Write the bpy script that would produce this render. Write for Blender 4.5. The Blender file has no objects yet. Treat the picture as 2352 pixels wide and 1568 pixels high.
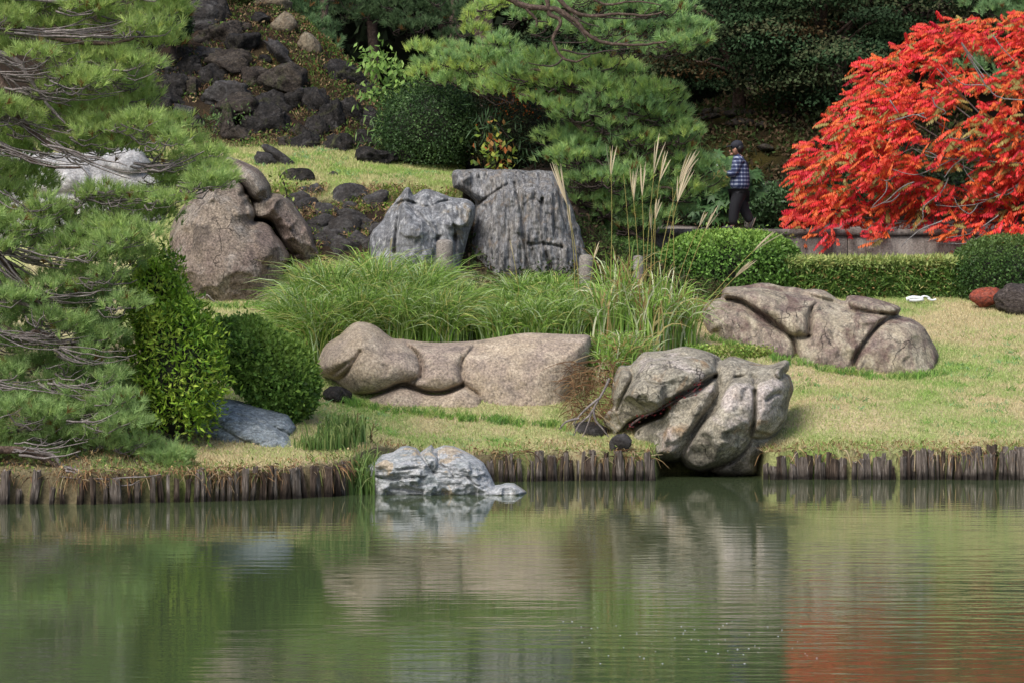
import bpy, math
import numpy as np
from mathutils import Matrix, Vector
rng = np.random.default_rng(7)
SC = bpy.context.scene
COL = SC.collection
# ------------------------------------------------------------------ camera, sky, sun, exposure
CAM_H = 3.5
F_PX = 7868.0                      # focal length in units of a 2352 px wide picture
PITCH = math.atan(214 / F_PX)
cam = bpy.data.cameras.new('camera'); camo = bpy.data.objects.new('camera', cam); COL.objects.link(camo)
camo.location = (0, 0, CAM_H); camo.rotation_euler = (math.pi / 2 - PITCH, 0, 0)
cam.sensor_width = 36; cam.lens = 36 * F_PX / 2352; cam.clip_end = 900; cam.clip_start = 0.5
SC.camera = camo
SUN_DIR = Vector((-0.36, -0.56, 0.76)).normalized()
elev = math.asin(SUN_DIR.z); azim = math.atan2(SUN_DIR.x, SUN_DIR.y)
w = bpy.data.worlds.new('World'); SC.world = w; w.use_nodes = True
nt = w.node_tree; bg = nt.nodes['Background']
sky = nt.nodes.new('ShaderNodeTexSky'); sky.sky_type = 'NISHITA'; sky.sun_disc = False
sky.sun_elevation = elev; sky.sun_rotation = azim; sky.dust_density = 3.0; sky.air_density = 1.0
nt.links.new(sky.outputs[0], bg.inputs[0]); bg.inputs[1].default_value = 0.13
sl = bpy.data.lights.new('sun', 'SUN'); so = bpy.data.objects.new('sun', sl); COL.objects.link(so)
so.location = (0, 40, 40); so.rotation_euler = SUN_DIR.to_track_quat('Z', 'Y').to_euler()
sl.energy = 2.35; sl.angle = math.radians(24); sl.color = (1.0, 0.97, 0.93)
SC.view_settings.view_transform = 'Standard'; SC.view_settings.look = 'None'
SC.view_settings.exposure = 0.44; SC.view_settings.gamma = 1; SC.view_settings.use_curve_mapping = False
SC.cycles.max_bounces = 6; SC.cycles.diffuse_bounces = 3; SC.cycles.glossy_bounces = 3
SC.cycles.transmission_bounces = 3; SC.cycles.transparent_max_bounces = 4
SC.cycles.use_denoising = True

# ------------------------------------------------------------------ helpers
def at(u, v, d):
    """world point at depth Y = d that is seen at picture position (u, v) of a 2352 x 1568 picture"""
    u, v, d = np.broadcast_arrays(np.asarray(u, float), np.asarray(v, float), np.asarray(d, float))
    cx = u - 1176; cy = -(v - 784); cz = -F_PX
    c, s = math.cos(math.pi / 2 - PITCH), math.sin(math.pi / 2 - PITCH)
    wy = c * cy - s * cz; wz = s * cy + c * cz
    k = d / wy
    return np.stack([cx * k, d, CAM_H + wz * k], -1)

def hash3(i, j, k):
    i = i.astype(np.uint32); j = j.astype(np.uint32); k = k.astype(np.uint32)
    h = i * np.uint32(374761393) + j * np.uint32(668265263) + k * np.uint32(2246822519)
    h = (h ^ (h >> np.uint32(13))) * np.uint32(1274126177)
    h = h ^ (h >> np.uint32(16))
    return (h & np.uint32(0xFFFFFF)).astype(np.float64) / 0xFFFFFF * 2 - 1
def vn(p):
    f = np.floor(p); t = p - f; t = t * t * (3 - 2 * t)
    i, j, k = [f[:, a].astype(np.int64) for a in range(3)]
    r = 0
    for a in (0, 1):
        for b in (0, 1):
            for c in (0, 1):
                wgt = (t[:, 0] if a else 1 - t[:, 0]) * (t[:, 1] if b else 1 - t[:, 1]) * (t[:, 2] if c else 1 - t[:, 2])
                r = r + wgt * hash3(i + a, j + b, k + c)
    return r
def fbm(p, oct=4, rid=False):
    p = np.asarray(p, float).reshape(-1, 3) + 137.3
    r = 0; a = 1; tot = 0
    for o in range(oct):
        n = vn(p * 2 ** o + o * 17.7)
        if rid: n = 1 - 2 * np.abs(n)
        r = r + a * n; tot += a; a *= 0.5
    return r / tot

def tag(o, label=None, cat=None, group=None, kind=None):
    if label: o['label'] = label
    if cat: o['category'] = cat
    if group: o['group'] = group
    if kind: o['kind'] = kind
    return o
def empty(name, loc, label, cat, group=None):
    o = bpy.data.objects.new(name, None); COL.objects.link(o); o.location = tuple(map(float, loc)); o.empty_display_size = 0.2
    bpy.context.view_layer.update
    return tag(o, label, cat, group)
def mk(name, V, F, mat, parent=None, col=None, smooth=False, base=True):
    """one mesh object; F is an (n,3) or (n,4) array or a list of such arrays"""
    V = np.asarray(V, float).reshape(-1, 3)
    if not isinstance(F, list): F = [F]
    F = [np.asarray(f, np.int64) for f in F if len(f)]
    if parent is not None:
        org = np.array(parent.matrix_basis.translation); pp = parent.parent
        while pp is not None: org = org + np.array(pp.matrix_basis.translation); pp = pp.parent
        loc = np.zeros(3)
    elif base:
        org = np.array([V[:, 0].mean(), V[:, 1].mean(), V[:, 2].min()]); loc = org
    else: org = np.zeros(3); loc = org
    me = bpy.data.meshes.new(name)
    V = V - org
    me.vertices.add(len(V)); me.vertices.foreach_set('co', V.astype(np.float32).ravel())
    idx = np.concatenate([f.ravel() for f in F]); cnt = np.concatenate([np.full(len(f), f.shape[1]) for f in F])
    me.loops.add(len(idx)); me.loops.foreach_set('vertex_index', idx.astype(np.int32))
    me.polygons.add(len(cnt)); st = np.concatenate([[0], np.cumsum(cnt)[:-1]])
    me.polygons.foreach_set('loop_start', st.astype(np.int32)); me.polygons.foreach_set('loop_total', cnt.astype(np.int32))
    if smooth: me.polygons.foreach_set('use_smooth', np.ones(len(cnt), bool))
    if col is not None:
        col = np.asarray(col, float)
        if col.ndim == 1: col = np.tile(col, (len(V), 1))
        ca = me.color_attributes.new('Col', 'FLOAT_COLOR', 'POINT')
        ca.data.foreach_set('color', np.concatenate([col, np.ones((len(V), 1))], 1).astype(np.float32).ravel())
    me.update(calc_edges=True)
    if mat: me.materials.append(mat)
    o = bpy.data.objects.new(name, me); COL.objects.link(o); o.location = tuple(map(float, loc))
    if parent is not None: o.parent = parent
    return o
class Acc:
    """collects pieces of geometry that become one mesh"""
    def __init__(s): s.V = []; s.F = {3: [], 4: []}; s.C = []; s.n = 0
    def add(s, V, F, col=None):
        V = np.asarray(V, float).reshape(-1, 3)
        if not isinstance(F, list): F = [F]
        for f in F: s.F[f.shape[1]].append(np.asarray(f) + s.n)
        s.V.append(V)
        if col is None: col = (0.1, 0.1, 0.1)
        col = np.asarray(col, float); s.C.append(np.tile(col, (len(V), 1)) if col.ndim == 1 else col)
        s.n += len(V)
    def build(s, name, mat, parent=None, smooth=False, base=True):
        F = [np.concatenate(s.F[k]) for k in (3, 4) if s.F[k]]
        return mk(name, np.concatenate(s.V), F, mat, parent, np.concatenate(s.C), smooth, base)
def nrm(a): return a / np.maximum(np.linalg.norm(a, axis=-1, keepdims=True), 1e-9)
def tubes(P, R, sides=4, cap=False):
    """P (n,k,3) centre lines, R (n,k) radii"""
    P = np.asarray(P, float); R = np.asarray(R, float)
    if P.ndim == 2: P = P[None]; R = R[None]
    n, k, _ = P.shape
    t = nrm(np.gradient(P, axis=1))
    ref = np.zeros_like(t); ref[..., 1] = 1.0; ref[..., 0] = 0.13
    a = nrm(np.cross(t, ref)); b = np.cross(t, a)
    ang = np.arange(sides) * 2 * math.pi / sides
    V = P[:, :, None] + R[:, :, None, None] * (np.cos(ang)[None, None, :, None] * a[:, :, None] + np.sin(ang)[None, None, :, None] * b[:, :, None])
    I = np.arange(n * k * sides).reshape(n, k, sides)
    J = np.roll(I, -1, axis=2)
    F = np.stack([I[:, :-1], J[:, :-1], J[:, 1:], I[:, 1:]], -1).reshape(-1, 4)
    return V.reshape(-1, 3), F
def ribbons(P, W, side=None):
    """P (n,k,3), W (n,k) half widths"""
    n, k, _ = P.shape
    t = nrm(np.gradient(P, axis=1))
    if side is None:
        side = rng.normal(size=(n, 1, 3)); side[..., 1] *= 0.35
    s = nrm(np.cross(t, np.cross(np.broadcast_to(side, t.shape), t)))
    V = np.stack([P - s * W[..., None], P + s * W[..., None]], 2)
    I = np.arange(n * k * 2).reshape(n, k, 2)
    F = np.stack([I[:, :-1, 0], I[:, :-1, 1], I[:, 1:, 1], I[:, 1:, 0]], -1).reshape(-1, 4)
    return V.reshape(-1, 3), F
def leaves(C, D, N, L, W, fold=0.25):
    """diamond leaves: C base, D direction, N normal (n,3); L, W (n,)"""
    D = nrm(D); S = nrm(np.cross(D, N)); N = nrm(np.cross(S, D)); L = np.asarray(L)[:, None]; W = np.asarray(W)[:, None]
    m = C + D * L * 0.45 - N * W * fold
    V = np.stack([C, m + S * W / 2, C + D * L - N * L * 0.12, m - S * W / 2], 1)
    F = np.arange(len(C) * 4).reshape(-1, 4)
    return V.reshape(-1, 3), F
def needles(C, A, m, L, w, spread):
    """tufts of m needles (one thin triangle each) at C along axis A"""
    n = len(C)
    r = rng.normal(size=(n, m, 3)); r = nrm(r)
    d = nrm(nrm(A)[:, None] + r * spread * rng.uniform(0.4, 1.1, (n, m, 1)))
    L = np.broadcast_to(np.asarray(L, float).reshape(-1, 1) if np.ndim(L) else L, (n, m)) * rng.uniform(0.65, 1.1, (n, m))
    back = rng.uniform(0, 0.35, (n, m, 1))
    b = C[:, None] - nrm(A)[:, None] * L[..., None] * back
    s = nrm(np.cross(d, rng.normal(size=(n, m, 3))))
    V = np.stack([b - s * w / 2, b + s * w / 2, b + d * L[..., None]], 2)
    return V.reshape(-1, 3), np.arange(n * m * 3).reshape(-1, 3)
def inside(poly, u, v):
    poly = np.asarray(poly, float); x, y = u.ravel(), v.ravel(); r = np.zeros(x.shape, bool)
    j = len(poly) - 1
    for i in range(len(poly)):
        xi, yi = poly[i]; xj, yj = poly[j]
        c = ((yi > y) != (yj > y)) & (x < (xj - xi) * (y - yi) / (yj - yi + 1e-12) + xi)
        r ^= c; j = i
    return r.reshape(u.shape)
def seg_near(pts, u, v, closed=True):
    """distance to a polyline and the nearest point on it"""
    pts = np.asarray(pts, float); A = pts if closed else pts[:-1]; B = np.roll(pts, -1, 0) if closed else pts[1:]
    x, y = u.ravel(), v.ravel(); best = np.full(x.shape, 1e18); bx = x.copy(); by = y.copy()
    for (ax, ay), (ex, ey) in zip(A, B):
        dx, dy = ex - ax, ey - ay; q = dx * dx + dy * dy + 1e-12
        t = np.clip(((x - ax) * dx + (y - ay) * dy) / q, 0, 1)
        px, py = ax + t * dx, ay + t * dy; dd = (x - px) ** 2 + (y - py) ** 2
        m = dd < best; best[m] = dd[m]; bx[m] = px[m]; by[m] = py[m]
    return np.sqrt(best).reshape(u.shape), bx.reshape(u.shape), by.reshape(u.shape)
def smooth_poly(pts, n=4, closed=True):
    pts = np.asarray(pts, float); out = []
    N = len(pts)
    for i in range(N if closed else N - 1):
        if closed: p0, p1, p2, p3 = pts[i - 1], pts[i], pts[(i + 1) % N], pts[(i + 2) % N]
        else: p0, p1, p2, p3 = pts[max(i - 1, 0)], pts[i], pts[i + 1], pts[min(i + 2, N - 1)]
        for k in range(n):
            t = k / n
            out.append(0.5 * ((2 * p1) + (-p0 + p2) * t + (2 * p0 - 5 * p1 + 4 * p2 - p3) * t * t + (-p0 + 3 * p1 - 3 * p2 + p3) * t ** 3))
    if not closed: out.append(pts[-1])
    return np.array(out)
def prof(t):
    t = np.clip(t, 0, 1); return np.sqrt(1 - (1 - t) ** 2)
def Z(ox, oy, s, pts):
    """traced points of an enlarged part of the photograph -> 2352 px units"""
    k = 2352 / 4096
    return [((ox + x * s) * k, (oy + y * s) * k) for x, y in pts]
def relief_rock(name, outline, d, T, W, mat, lobes=(), grooves=(), step=3.2, lean=0.0, noise=(0.05, 2.0), stretch=(1, 1, 1),
                rid=0.0, jag=0.0, back=None, chips=0, chip_r=(28, 70), parent=None, fine=0.012, facet=0.0, col=None, sharp=2):
    ol = smooth_poly(outline, sharp) if sharp > 1 else np.asarray(outline, float)
    if jag: 
        ol = smooth_poly(ol, 3)
        ol = ol + jag * np.stack([fbm(np.c_[ol * 0.06, np.zeros(len(ol))], 3), fbm(np.c_[ol * 0.06, np.full(len(ol), 9.)], 3)], 1)
    u0, v0 = ol.min(0) - step; u1, v1 = ol.max(0) + step
    U, Vv = np.meshgrid(np.arange(u0, u1 + step, step), np.arange(v0, v1 + step, step))
    cc = inside(ol, (U[:-1, :-1] + step / 2), (Vv[:-1, :-1] + step / 2))
    I = np.arange(U.size).reshape(U.shape)
    q = np.stack([I[:-1, :-1], I[1:, :-1], I[1:, 1:], I[:-1, 1:]], -1)[cc]
    cnt = np.zeros(U.size, int); np.add.at(cnt, q.ravel(), 1)
    used = cnt > 0; edge = used & (cnt < 4)
    D, nx, ny = seg_near(ol, U, Vv)
    u = U.ravel().copy(); v = Vv.ravel().copy(); D = D.ravel().copy()
    u[edge] = nx.ravel()[edge]; v[edge] = ny.ravel()[edge]; D[edge] = 0
    ym = ol[:, 1].max()
    f = T * prof(D / W)
    for lp in lobes:
        pl = smooth_poly(lp[0], 3); ins = inside(pl, u, v); dd = seg_near(pl, u, v)[0]
        f = f + np.where(ins, lp[1] * prof(dd / lp[2]), 0) * np.clip(D / 9, 0, 1)
    for g in grooves:
        pl = smooth_poly(g[0], 3, False); dd = seg_near(pl, u, v, False)[0]
        f = f - g[1] * np.exp(-(dd / g[2]) ** 2) * np.clip(D / 7, 0, 1)
    cr = np.random.default_rng(int(abs(u0 * 7 + v0)))
    inn = np.where(used & (D > 12))[0]
    for _ in range(chips):
        c = cr.choice(inn); r = cr.uniform(*chip_r); el = cr.uniform(.6, 1.6); an = cr.uniform(0, 3.14); du, dv = u - u[c], v - v[c]
        du, dv = (du * math.cos(an) + dv * math.sin(an)) * el, (-du * math.sin(an) + dv * math.cos(an)) / el
        dr = np.hypot(du, dv) / r; m = used & (dr < 1)
        A = np.c_[du[m], dv[m], np.ones(m.sum())]; s = np.linalg.lstsq(A, f[m], rcond=None)[0]; fit = A @ s
        f[m] = np.minimum(f[m], fit + .15 * (f[m] - fit).std() + dr[m] ** 8 * .6)
    mid = d + lean * (ym - v) / 150.0
    P = at(u, v, mid - f)
    e = np.clip(D / 14, 0, 1) ** 0.7
    q3 = P * np.array(stretch)
    nz = noise[0] * 1.2 * fbm(q3 * noise[1], 4) + .022 * fbm(q3 * noise[1] * 2.3 + 31, 3, True) + .05 * fbm(q3 * .8 + 11, 2)
    if rid: nz = nz + rid * fbm(q3 * noise[1] * 1.7 + 5, 4, True)
    if facet:
        cellp = q3 * noise[1] * 1.2; nz = nz + facet * (np.abs(fbm(cellp + 3, 2)) * 2 - 0.5 + 0.5 * np.round(3 * fbm(cellp * .6, 1)) / 3)
    nz = nz + fine * fbm(P * 14, 2)
    P = at(u, v, mid - f - nz * e)
    fb = (back or T) * prof(D / W)
    B = at(u, v, mid + fb + 0.08 * e * fbm(P * 1.5 + 40, 3))
    remap = -np.ones(U.size, int); fi = np.where(used)[0]; remap[fi] = np.arange(len(fi))
    bi = np.where(used & ~edge)[0]; rb = remap.copy(); rb[bi] = len(fi) + np.arange(len(bi))
    V = np.concatenate([P[fi], B[bi]])
    F = np.concatenate([remap[q], rb[q][:, ::-1]])
    return mk(name, V, F, mat, parent, col, smooth=True)
def blob(center, rad, seed, n=(22, 14), amp=0.22, sc=1.3, cuts=5, rot=0.0, rid=0.1):
    """closed lumpy stone"""
    r = np.random.default_rng(seed)
    th = np.linspace(0, 2 * math.pi, n[0], endpoint=False); ph = np.linspace(0, math.pi, n[1])
    X = np.stack([np.outer(np.sin(ph), np.cos(th)), np.outer(np.sin(ph), np.sin(th)), np.outer(np.cos(ph), np.ones(n[0]))], -1).reshape(-1, 3)
    P = X.copy()
    for _ in range(cuts):
        nn = nrm(r.normal(size=3)); h = r.uniform(0.55, 0.82); s = P @ nn - h; P = P - np.clip(s, 0, None)[:, None] * nn * 0.92
    k = 1 + amp * fbm(X * sc + seed * 3.1, 3) + rid * fbm(X * sc * 2.2 + seed, 3, True)
    P = P * k[:, None] * np.array(rad)
    c, s = math.cos(rot), math.sin(rot)
    P = np.stack([P[:, 0] * c - P[:, 2] * s, P[:, 1], P[:, 0] * s + P[:, 2] * c], -1) + np.array(center)
    I = np.arange(n[0] * n[1]).reshape(n[1], n[0]); J = np.roll(I, -1, 1)
    return P, np.stack([I[:-1], I[1:], J[1:], J[:-1]], -1).reshape(-1, 4)

# ------------------------------------------------------------------ materials
def newmat(name):
    m = bpy.data.materials.new(name); m.use_nodes = True
    return m, m.node_tree, m.node_tree.nodes['Principled BSDF']
def pos(nt, scale=(1, 1, 1)):
    g = nt.nodes.new('ShaderNodeNewGeometry'); mp = nt.nodes.new('ShaderNodeMapping')
    mp.inputs['Scale'].default_value = scale; nt.links.new(g.outputs['Position'], mp.inputs[0]); return mp.outputs[0]
def noise(nt, vec, scale, detail=4, rough=0.55, dist=0.0):
    n = nt.nodes.new('ShaderNodeTexNoise'); n.inputs['Scale'].default_value = scale; n.inputs['Detail'].default_value = detail
    n.inputs['Roughness'].default_value = rough; n.inputs['Distortion'].default_value = dist; nt.links.new(vec, n.inputs['Vector']); return n.outputs['Fac']
def ramp(nt, fac, stops):
    r = nt.nodes.new('ShaderNodeValToRGB'); e = r.color_ramp.elements
    while len(e) < len(stops): e.new(0.5)
    for k, (p, c) in enumerate(stops):
        e[k].position = p; e[k].color = (*c, 1) if len(c) == 3 else c
    nt.links.new(fac, r.inputs[0]); return r.outputs[0]
def mix(nt, a, b, fac, mode='MIX'):
    m = nt.nodes.new('ShaderNodeMix'); m.data_type = 'RGBA'; m.blend_type = mode
    for sock, val in ((m.inputs[0], fac), (m.inputs[6], a), (m.inputs[7], b)):
        if hasattr(val, 'is_linked') or hasattr(val, 'links'): nt.links.new(val, sock)
        else: sock.default_value = val if isinstance(val, float) else (*val, 1)
    return m.outputs[2]
def bump(nt, bs, h, strength, dist, prev=None):
    b = nt.nodes.new('ShaderNodeBump'); b.inputs['Strength'].default_value = strength; b.inputs['Distance'].default_value = dist
    nt.links.new(h, b.inputs['Height'])
    if prev is not None: nt.links.new(prev, b.inputs['Normal'])
    nt.links.new(b.outputs[0], bs.inputs['Normal']); return b.outputs[0]
G = lambda x: (x, x, x)
def rockmat(name, base, patch, dark, light, scale=1.0, grain=30, streak=(1, 1, 1), patch_pos=(0.42, 0.62), dark_amt=0.6, spk=(0.55, 1.3), bmp=0.02, extra=None, dist=0.5, rough=0.85, crack=0.0, damp=None):
    m, nt, bs = newmat(name)
    p = pos(nt, streak); p0 = pos(nt)
    c = mix(nt, base, patch, ramp(nt, noise(nt, p, 1.1 * scale, 5, 0.6, dist), [(patch_pos[0], G(0)), (patch_pos[1], G(1))]))
    c = mix(nt, c, light, ramp(nt, noise(nt, p, 2.3 * scale, 6, 0.65, dist), [(0.5, G(0)), (0.68, G(0.8))]))
    c = mix(nt, c, dark, ramp(nt, noise(nt, p, 3.1 * scale, 6, 0.7, dist), [(0.5, G(0)), (0.66, G(dark_amt))]))
    if extra:
        for col, sc_, lo, hi, amt in extra:
            c = mix(nt, c, col, ramp(nt, noise(nt, p0, sc_, 4, 0.6, 0.8), [(lo, G(0)), (hi, G(amt))]))
    c = mix(nt, c, ramp(nt, noise(nt, p0, grain, 3, 0.7), [(0.32, G(spk[0])), (0.5, G(0.85)), (0.7, G(spk[1]))]), 1.0, 'MULTIPLY')
    cmask = None
    if crack:
        va = nt.nodes.new('ShaderNodeVectorMath'); va.operation = 'MULTIPLY_ADD'; nz_ = nt.nodes.new('ShaderNodeTexNoise'); nz_.inputs['Scale'].default_value = 2.2; nz_.inputs['Detail'].default_value = 4; nt.links.new(p0, nz_.inputs['Vector'])
        nt.links.new(nz_.outputs['Color'], va.inputs[0]); va.inputs[1].default_value = (.9, .9, .9); nt.links.new(p, va.inputs[2])
        vo = nt.nodes.new('ShaderNodeTexVoronoi'); vo.feature = 'DISTANCE_TO_EDGE'; vo.inputs['Scale'].default_value = 1.25; nt.links.new(va.outputs[0], vo.inputs['Vector'])
        line = ramp(nt, vo.outputs['Distance'], [(.0, G(.85)), (.014, G(0))]); msk = ramp(nt, noise(nt, p0, 1.1, 2), [(.48, G(0)), (.60, G(1))])
        cmask = mix(nt, G(0), line, msk); c = mix(nt, c, dark, mix(nt, G(0), cmask, crack))
    if damp:
        sx = nt.nodes.new('ShaderNodeSeparateXYZ'); nt.links.new(p0, sx.inputs[0]); ad = nt.nodes.new('ShaderNodeMath'); ad.operation = 'MULTIPLY_ADD'
        nt.links.new(noise(nt, p0, 2.5, 4), ad.inputs[0]); ad.inputs[1].default_value = -.5; nt.links.new(sx.outputs[2], ad.inputs[2])
        c = mix(nt, c, ramp(nt, ad.outputs[0], [(max(0, damp[0]), G(.38)), (damp[1], G(1))]), 1.0, 'MULTIPLY')
    nt.links.new(c, bs.inputs['Base Color']); bs.inputs['Roughness'].default_value = rough
    bs.inputs['Specular IOR Level'].default_value = 0.25
    n1 = bump(nt, bs, noise(nt, p, 7 * scale, 6, 0.7), 0.7, bmp * 2)
    n2 = bump(nt, bs, noise(nt, p0, grain * 0.7, 3, 0.7), 0.6, bmp, n1)
    if cmask is not None:
        bump(nt, bs, cmask, 1.0, -.03, n2)
    return m
def leafmat(name, rough=0.55, transl=0.3, spec=0.3):
    m, nt, bs = newmat(name)
    a = nt.nodes.new('ShaderNodeAttribute'); a.attribute_name = 'Col'
    nt.links.new(a.outputs['Color'], bs.inputs['Base Color']); bs.inputs['Roughness'].default_value = rough
    bs.inputs['Specular IOR Level'].default_value = spec
    if transl:
        t = nt.nodes.new('ShaderNodeBsdfTranslucent'); mx = nt.nodes.new('ShaderNodeMixShader'); mx.inputs[0].default_value = transl
        nt.links.new(a.outputs['Color'], t.inputs[0]); out = nt.nodes['Material Output']
        nt.links.new(bs.outputs[0], mx.inputs[1]); nt.links.new(t.outputs[0], mx.inputs[2]); nt.links.new(mx.outputs[0], out.inputs[0])
    return m
M = {}
M['leaf'] = leafmat('leaf'); M['needle'] = leafmat('needle', 0.6, 0.4, 0.2); M['dry'] = leafmat('dry_leaf', 0.8, 0.25, 0.1)
M['dull'] = leafmat('dull_leaf', .9, .15, .05); M['waxy'] = leafmat('waxy_leaf', 0.5, 0.25, 0.3)
M['granite'] = rockmat('tan_granite', (.43, .345, .25), (.34, .27, .22), (.12, .10, .09), (.56, .47, .36), 1.0, 27, (1, 1, 1), dark_amt=.55, spk=(.45, 1.35))
M['granite_left'] = rockmat('brown_granite', (.235, .19, .145), (.165, .125, .105), (.07, .055, .045), (.30, .27, .235), .9, 26, (1, 1, .7), dark_amt=.85, spk=(.35, 1.6), crack=.7)
M['granite_lawn'] = rockmat('weathered_lawn_stone', (.38, .325, .235), (.23, .17, .145), (.08, .07, .062), (.54, .475, .36), 1.3, 24, (1.6, 1, .6), dark_amt=.85, crack=.8, extra=[((.12, .065, .062), 1.6, .50, .62, .7)])
M['granite_shore'] = rockmat('lichened_shore_stone', (.34, .305, .235), (.27, .245, .195), (.08, .07, .058), (.47, .435, .35), 1.3, 26, (1, 1, 1), dark_amt=.85, spk=(.45, 1.45), crack=.85, damp=(0.0, .22),
                             extra=[((.27, .165, .08), 1.5, .58, .68, .7), ((.54, .47, .44), 0.9, .54, .66, .8)])
M['schist'] = rockmat('blue_grey_schist', (.20, .20, .205), (.235, .215, .19), (.04, .04, .042), (.47, .465, .455), 1.8, 17, (3.0, 1, .42), dark_amt=.95, crack=.9, bmp=.03, dist=1.6,
                      extra=[((.24, .17, .10), 3.0, .58, .66, .5)])
M['schist_smooth'] = rockmat('pale_grey_schist', (.22, .225, .235), (.14, .14, .145), (.04, .043, .048), (.58, .58, .57), 1.3, 22, (1.6, 1, .8), dark_amt=.6, bmp=.02, dist=2.0,
                      extra=[((.20, .15, .08), 2.2, .60, .68, .6)])
M['whiterock'] = rockmat('pale_marbled_stone', (.40, .41, .42), (.25, .275, .275), (.11, .12, .135), (.64, .62, .60), 1.6, 22, (.8, 1, 2.6), dark_amt=.6, bmp=.015, dist=1.8,
                         extra=[((.44, .34, .22), 2.6, .57, .62, .7)])
M['slate'] = rockmat('grey_slate', (.27, .31, .33), (.20, .23, .25), (.07, .085, .09), (.50, .53, .53), 1.6, 24, (1.4, 1, 2.4), dark_amt=.7, bmp=.02, dist=2.2)
M['whitestone'] = rockmat('white_boulder_stone', (.42, .40, .38), (.26, .26, .26), (.12, .12, .12), (.62, .62, .60), 1.2, 24, dark_amt=.5)
M['lava'] = rockmat('black_lava', (.018, .016, .015), (.034, .029, .025), (.005, .005, .005), (.065, .06, .058), 2.5, 22, dark_amt=.8, bmp=.05, spk=(.3, 1.7),
                    extra=[((.07, .075, .03), 2.5, .58, .68, .6)])
M['lavabrown'] = rockmat('brown_lava', (.040, .031, .025), (.062, .05, .038), (.010, .008, .007), (.10, .085, .07), 2.0, 22, dark_amt=.8, bmp=.05, spk=(.4, 1.6), extra=[((.06, .07, .025), 2.0, .54, .66, .7)])
M['rubble'] = rockmat('dark_rubble', (.06, .055, .053), (.04, .034, .03), (.015, .014, .014), (.13, .126, .122), 2.5, 20, dark_amt=.7, bmp=.04)
M['tanrock'] = rockmat('brown_hill_stone', (.22, .18, .12), (.15, .11, .075), (.05, .045, .04), (.30, .27, .2), 2.0, 20, bmp=.03)
M['redrock'] = rockmat('red_stone', (.36, .075, .04), (.22, .06, .045), (.04, .03, .03), (.42, .16, .11), 5.0, 20, dark_amt=.8, bmp=.03)
M['petrified'] = rockmat('dark_stump_stone', (.10, .08, .07), (.06, .045, .04), (.02, .017, .016), (.24, .2, .18), 4.0, 20, (1, 1, 2.5), dark_amt=.8, bmp=.06, dist=1.5)
M['poststone'] = rockmat('weathered_post', (.27, .24, .21), (.2, .17, .15), (.08, .07, .06), (.4, .37, .33), 3.0, 40, dark_amt=.5, bmp=.01)
M['concrete'] = rockmat('old_concrete', (.22, .19, .165), (.16, .135, .12), (.07, .06, .055), (.32, .29, .26), 1.2, 30, (2, 1, .4), dark_amt=.5, bmp=.008)
def barkmat(name, a, b, c, sc=(6, 6, 1.5)):
    m, nt, bs = newmat(name); p = pos(nt, sc)
    col = ramp(nt, noise(nt, p, 3, 6, 0.7, 0.6), [(.3, a), (.52, b), (.72, c)])
    nt.links.new(col, bs.inputs['Base Color']); bs.inputs['Roughness'].default_value = .9; bs.inputs['Specular IOR Level'].default_value = .15
    if name.endswith('log'):
        g = nt.nodes.new('ShaderNodeNewGeometry'); sx = nt.nodes.new('ShaderNodeSeparateXYZ'); nt.links.new(g.outputs['Position'], sx.inputs[0]); ad = nt.nodes.new('ShaderNodeMath'); ad.operation = 'MULTIPLY_ADD'; nt.links.new(noise(nt, pos(nt), 5, 3), ad.inputs[0]); ad.inputs[1].default_value = .22; nt.links.new(sx.outputs[2], ad.inputs[2])
        wet = ramp(nt, ad.outputs[0], [(.16, G(.22)), (.28, G(1))]); nt.links.new(mix(nt, col, wet, 1.0, 'MULTIPLY'), bs.inputs['Base Color'])
    bump(nt, bs, noise(nt, p, 5, 5, 0.7), 0.8, 0.03); return m
M['bark'] = barkmat('pine_bark', (.03, .022, .018), (.10, .07, .055), (.22, .16, .13), (5, 5, 5))
M['twig'] = barkmat('grey_twig', (.09, .075, .07), (.22, .19, .18), (.40, .36, .33), (5, 5, 5))
M['twigdark'] = barkmat('dark_twig', (.02, .016, .015), (.06, .045, .04), (.15, .12, .10), (5, 5, 5))
M['smoothbark'] = barkmat('smooth_grey_bark', (.12, .11, .10), (.22, .21, .20), (.36, .35, .33), (5, 5, 5))
M['log'] = barkmat('weathered_log', (.03, .023, .018), (.14, .115, .097), (.42, .37, .33), (14, 14, 1.0))
M['logdark'] = barkmat('rotten_log', (.018, .013, .01), (.08, .058, .045), (.20, .155, .12), (11, 11, 1.0))
def plain(name, c, rough=.7, metallic=0):
    m, nt, bs = newmat(name); p = pos(nt)
    nt.links.new(ramp(nt, noise(nt, p, 9, 4), [(.3, tuple(x * .8 for x in c)), (.7, tuple(min(1, x * 1.15) for x in c))]), bs.inputs['Base Color'])
    bs.inputs['Roughness'].default_value = rough; return m
M['core'] = plain('dark_infill', (.018, .02, .012), .95)  # dark filler for the added light-blocking cores, pond bed and far backdrop
M['white'] = plain('white_plastic', (.75, .76, .78), .5)
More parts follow.
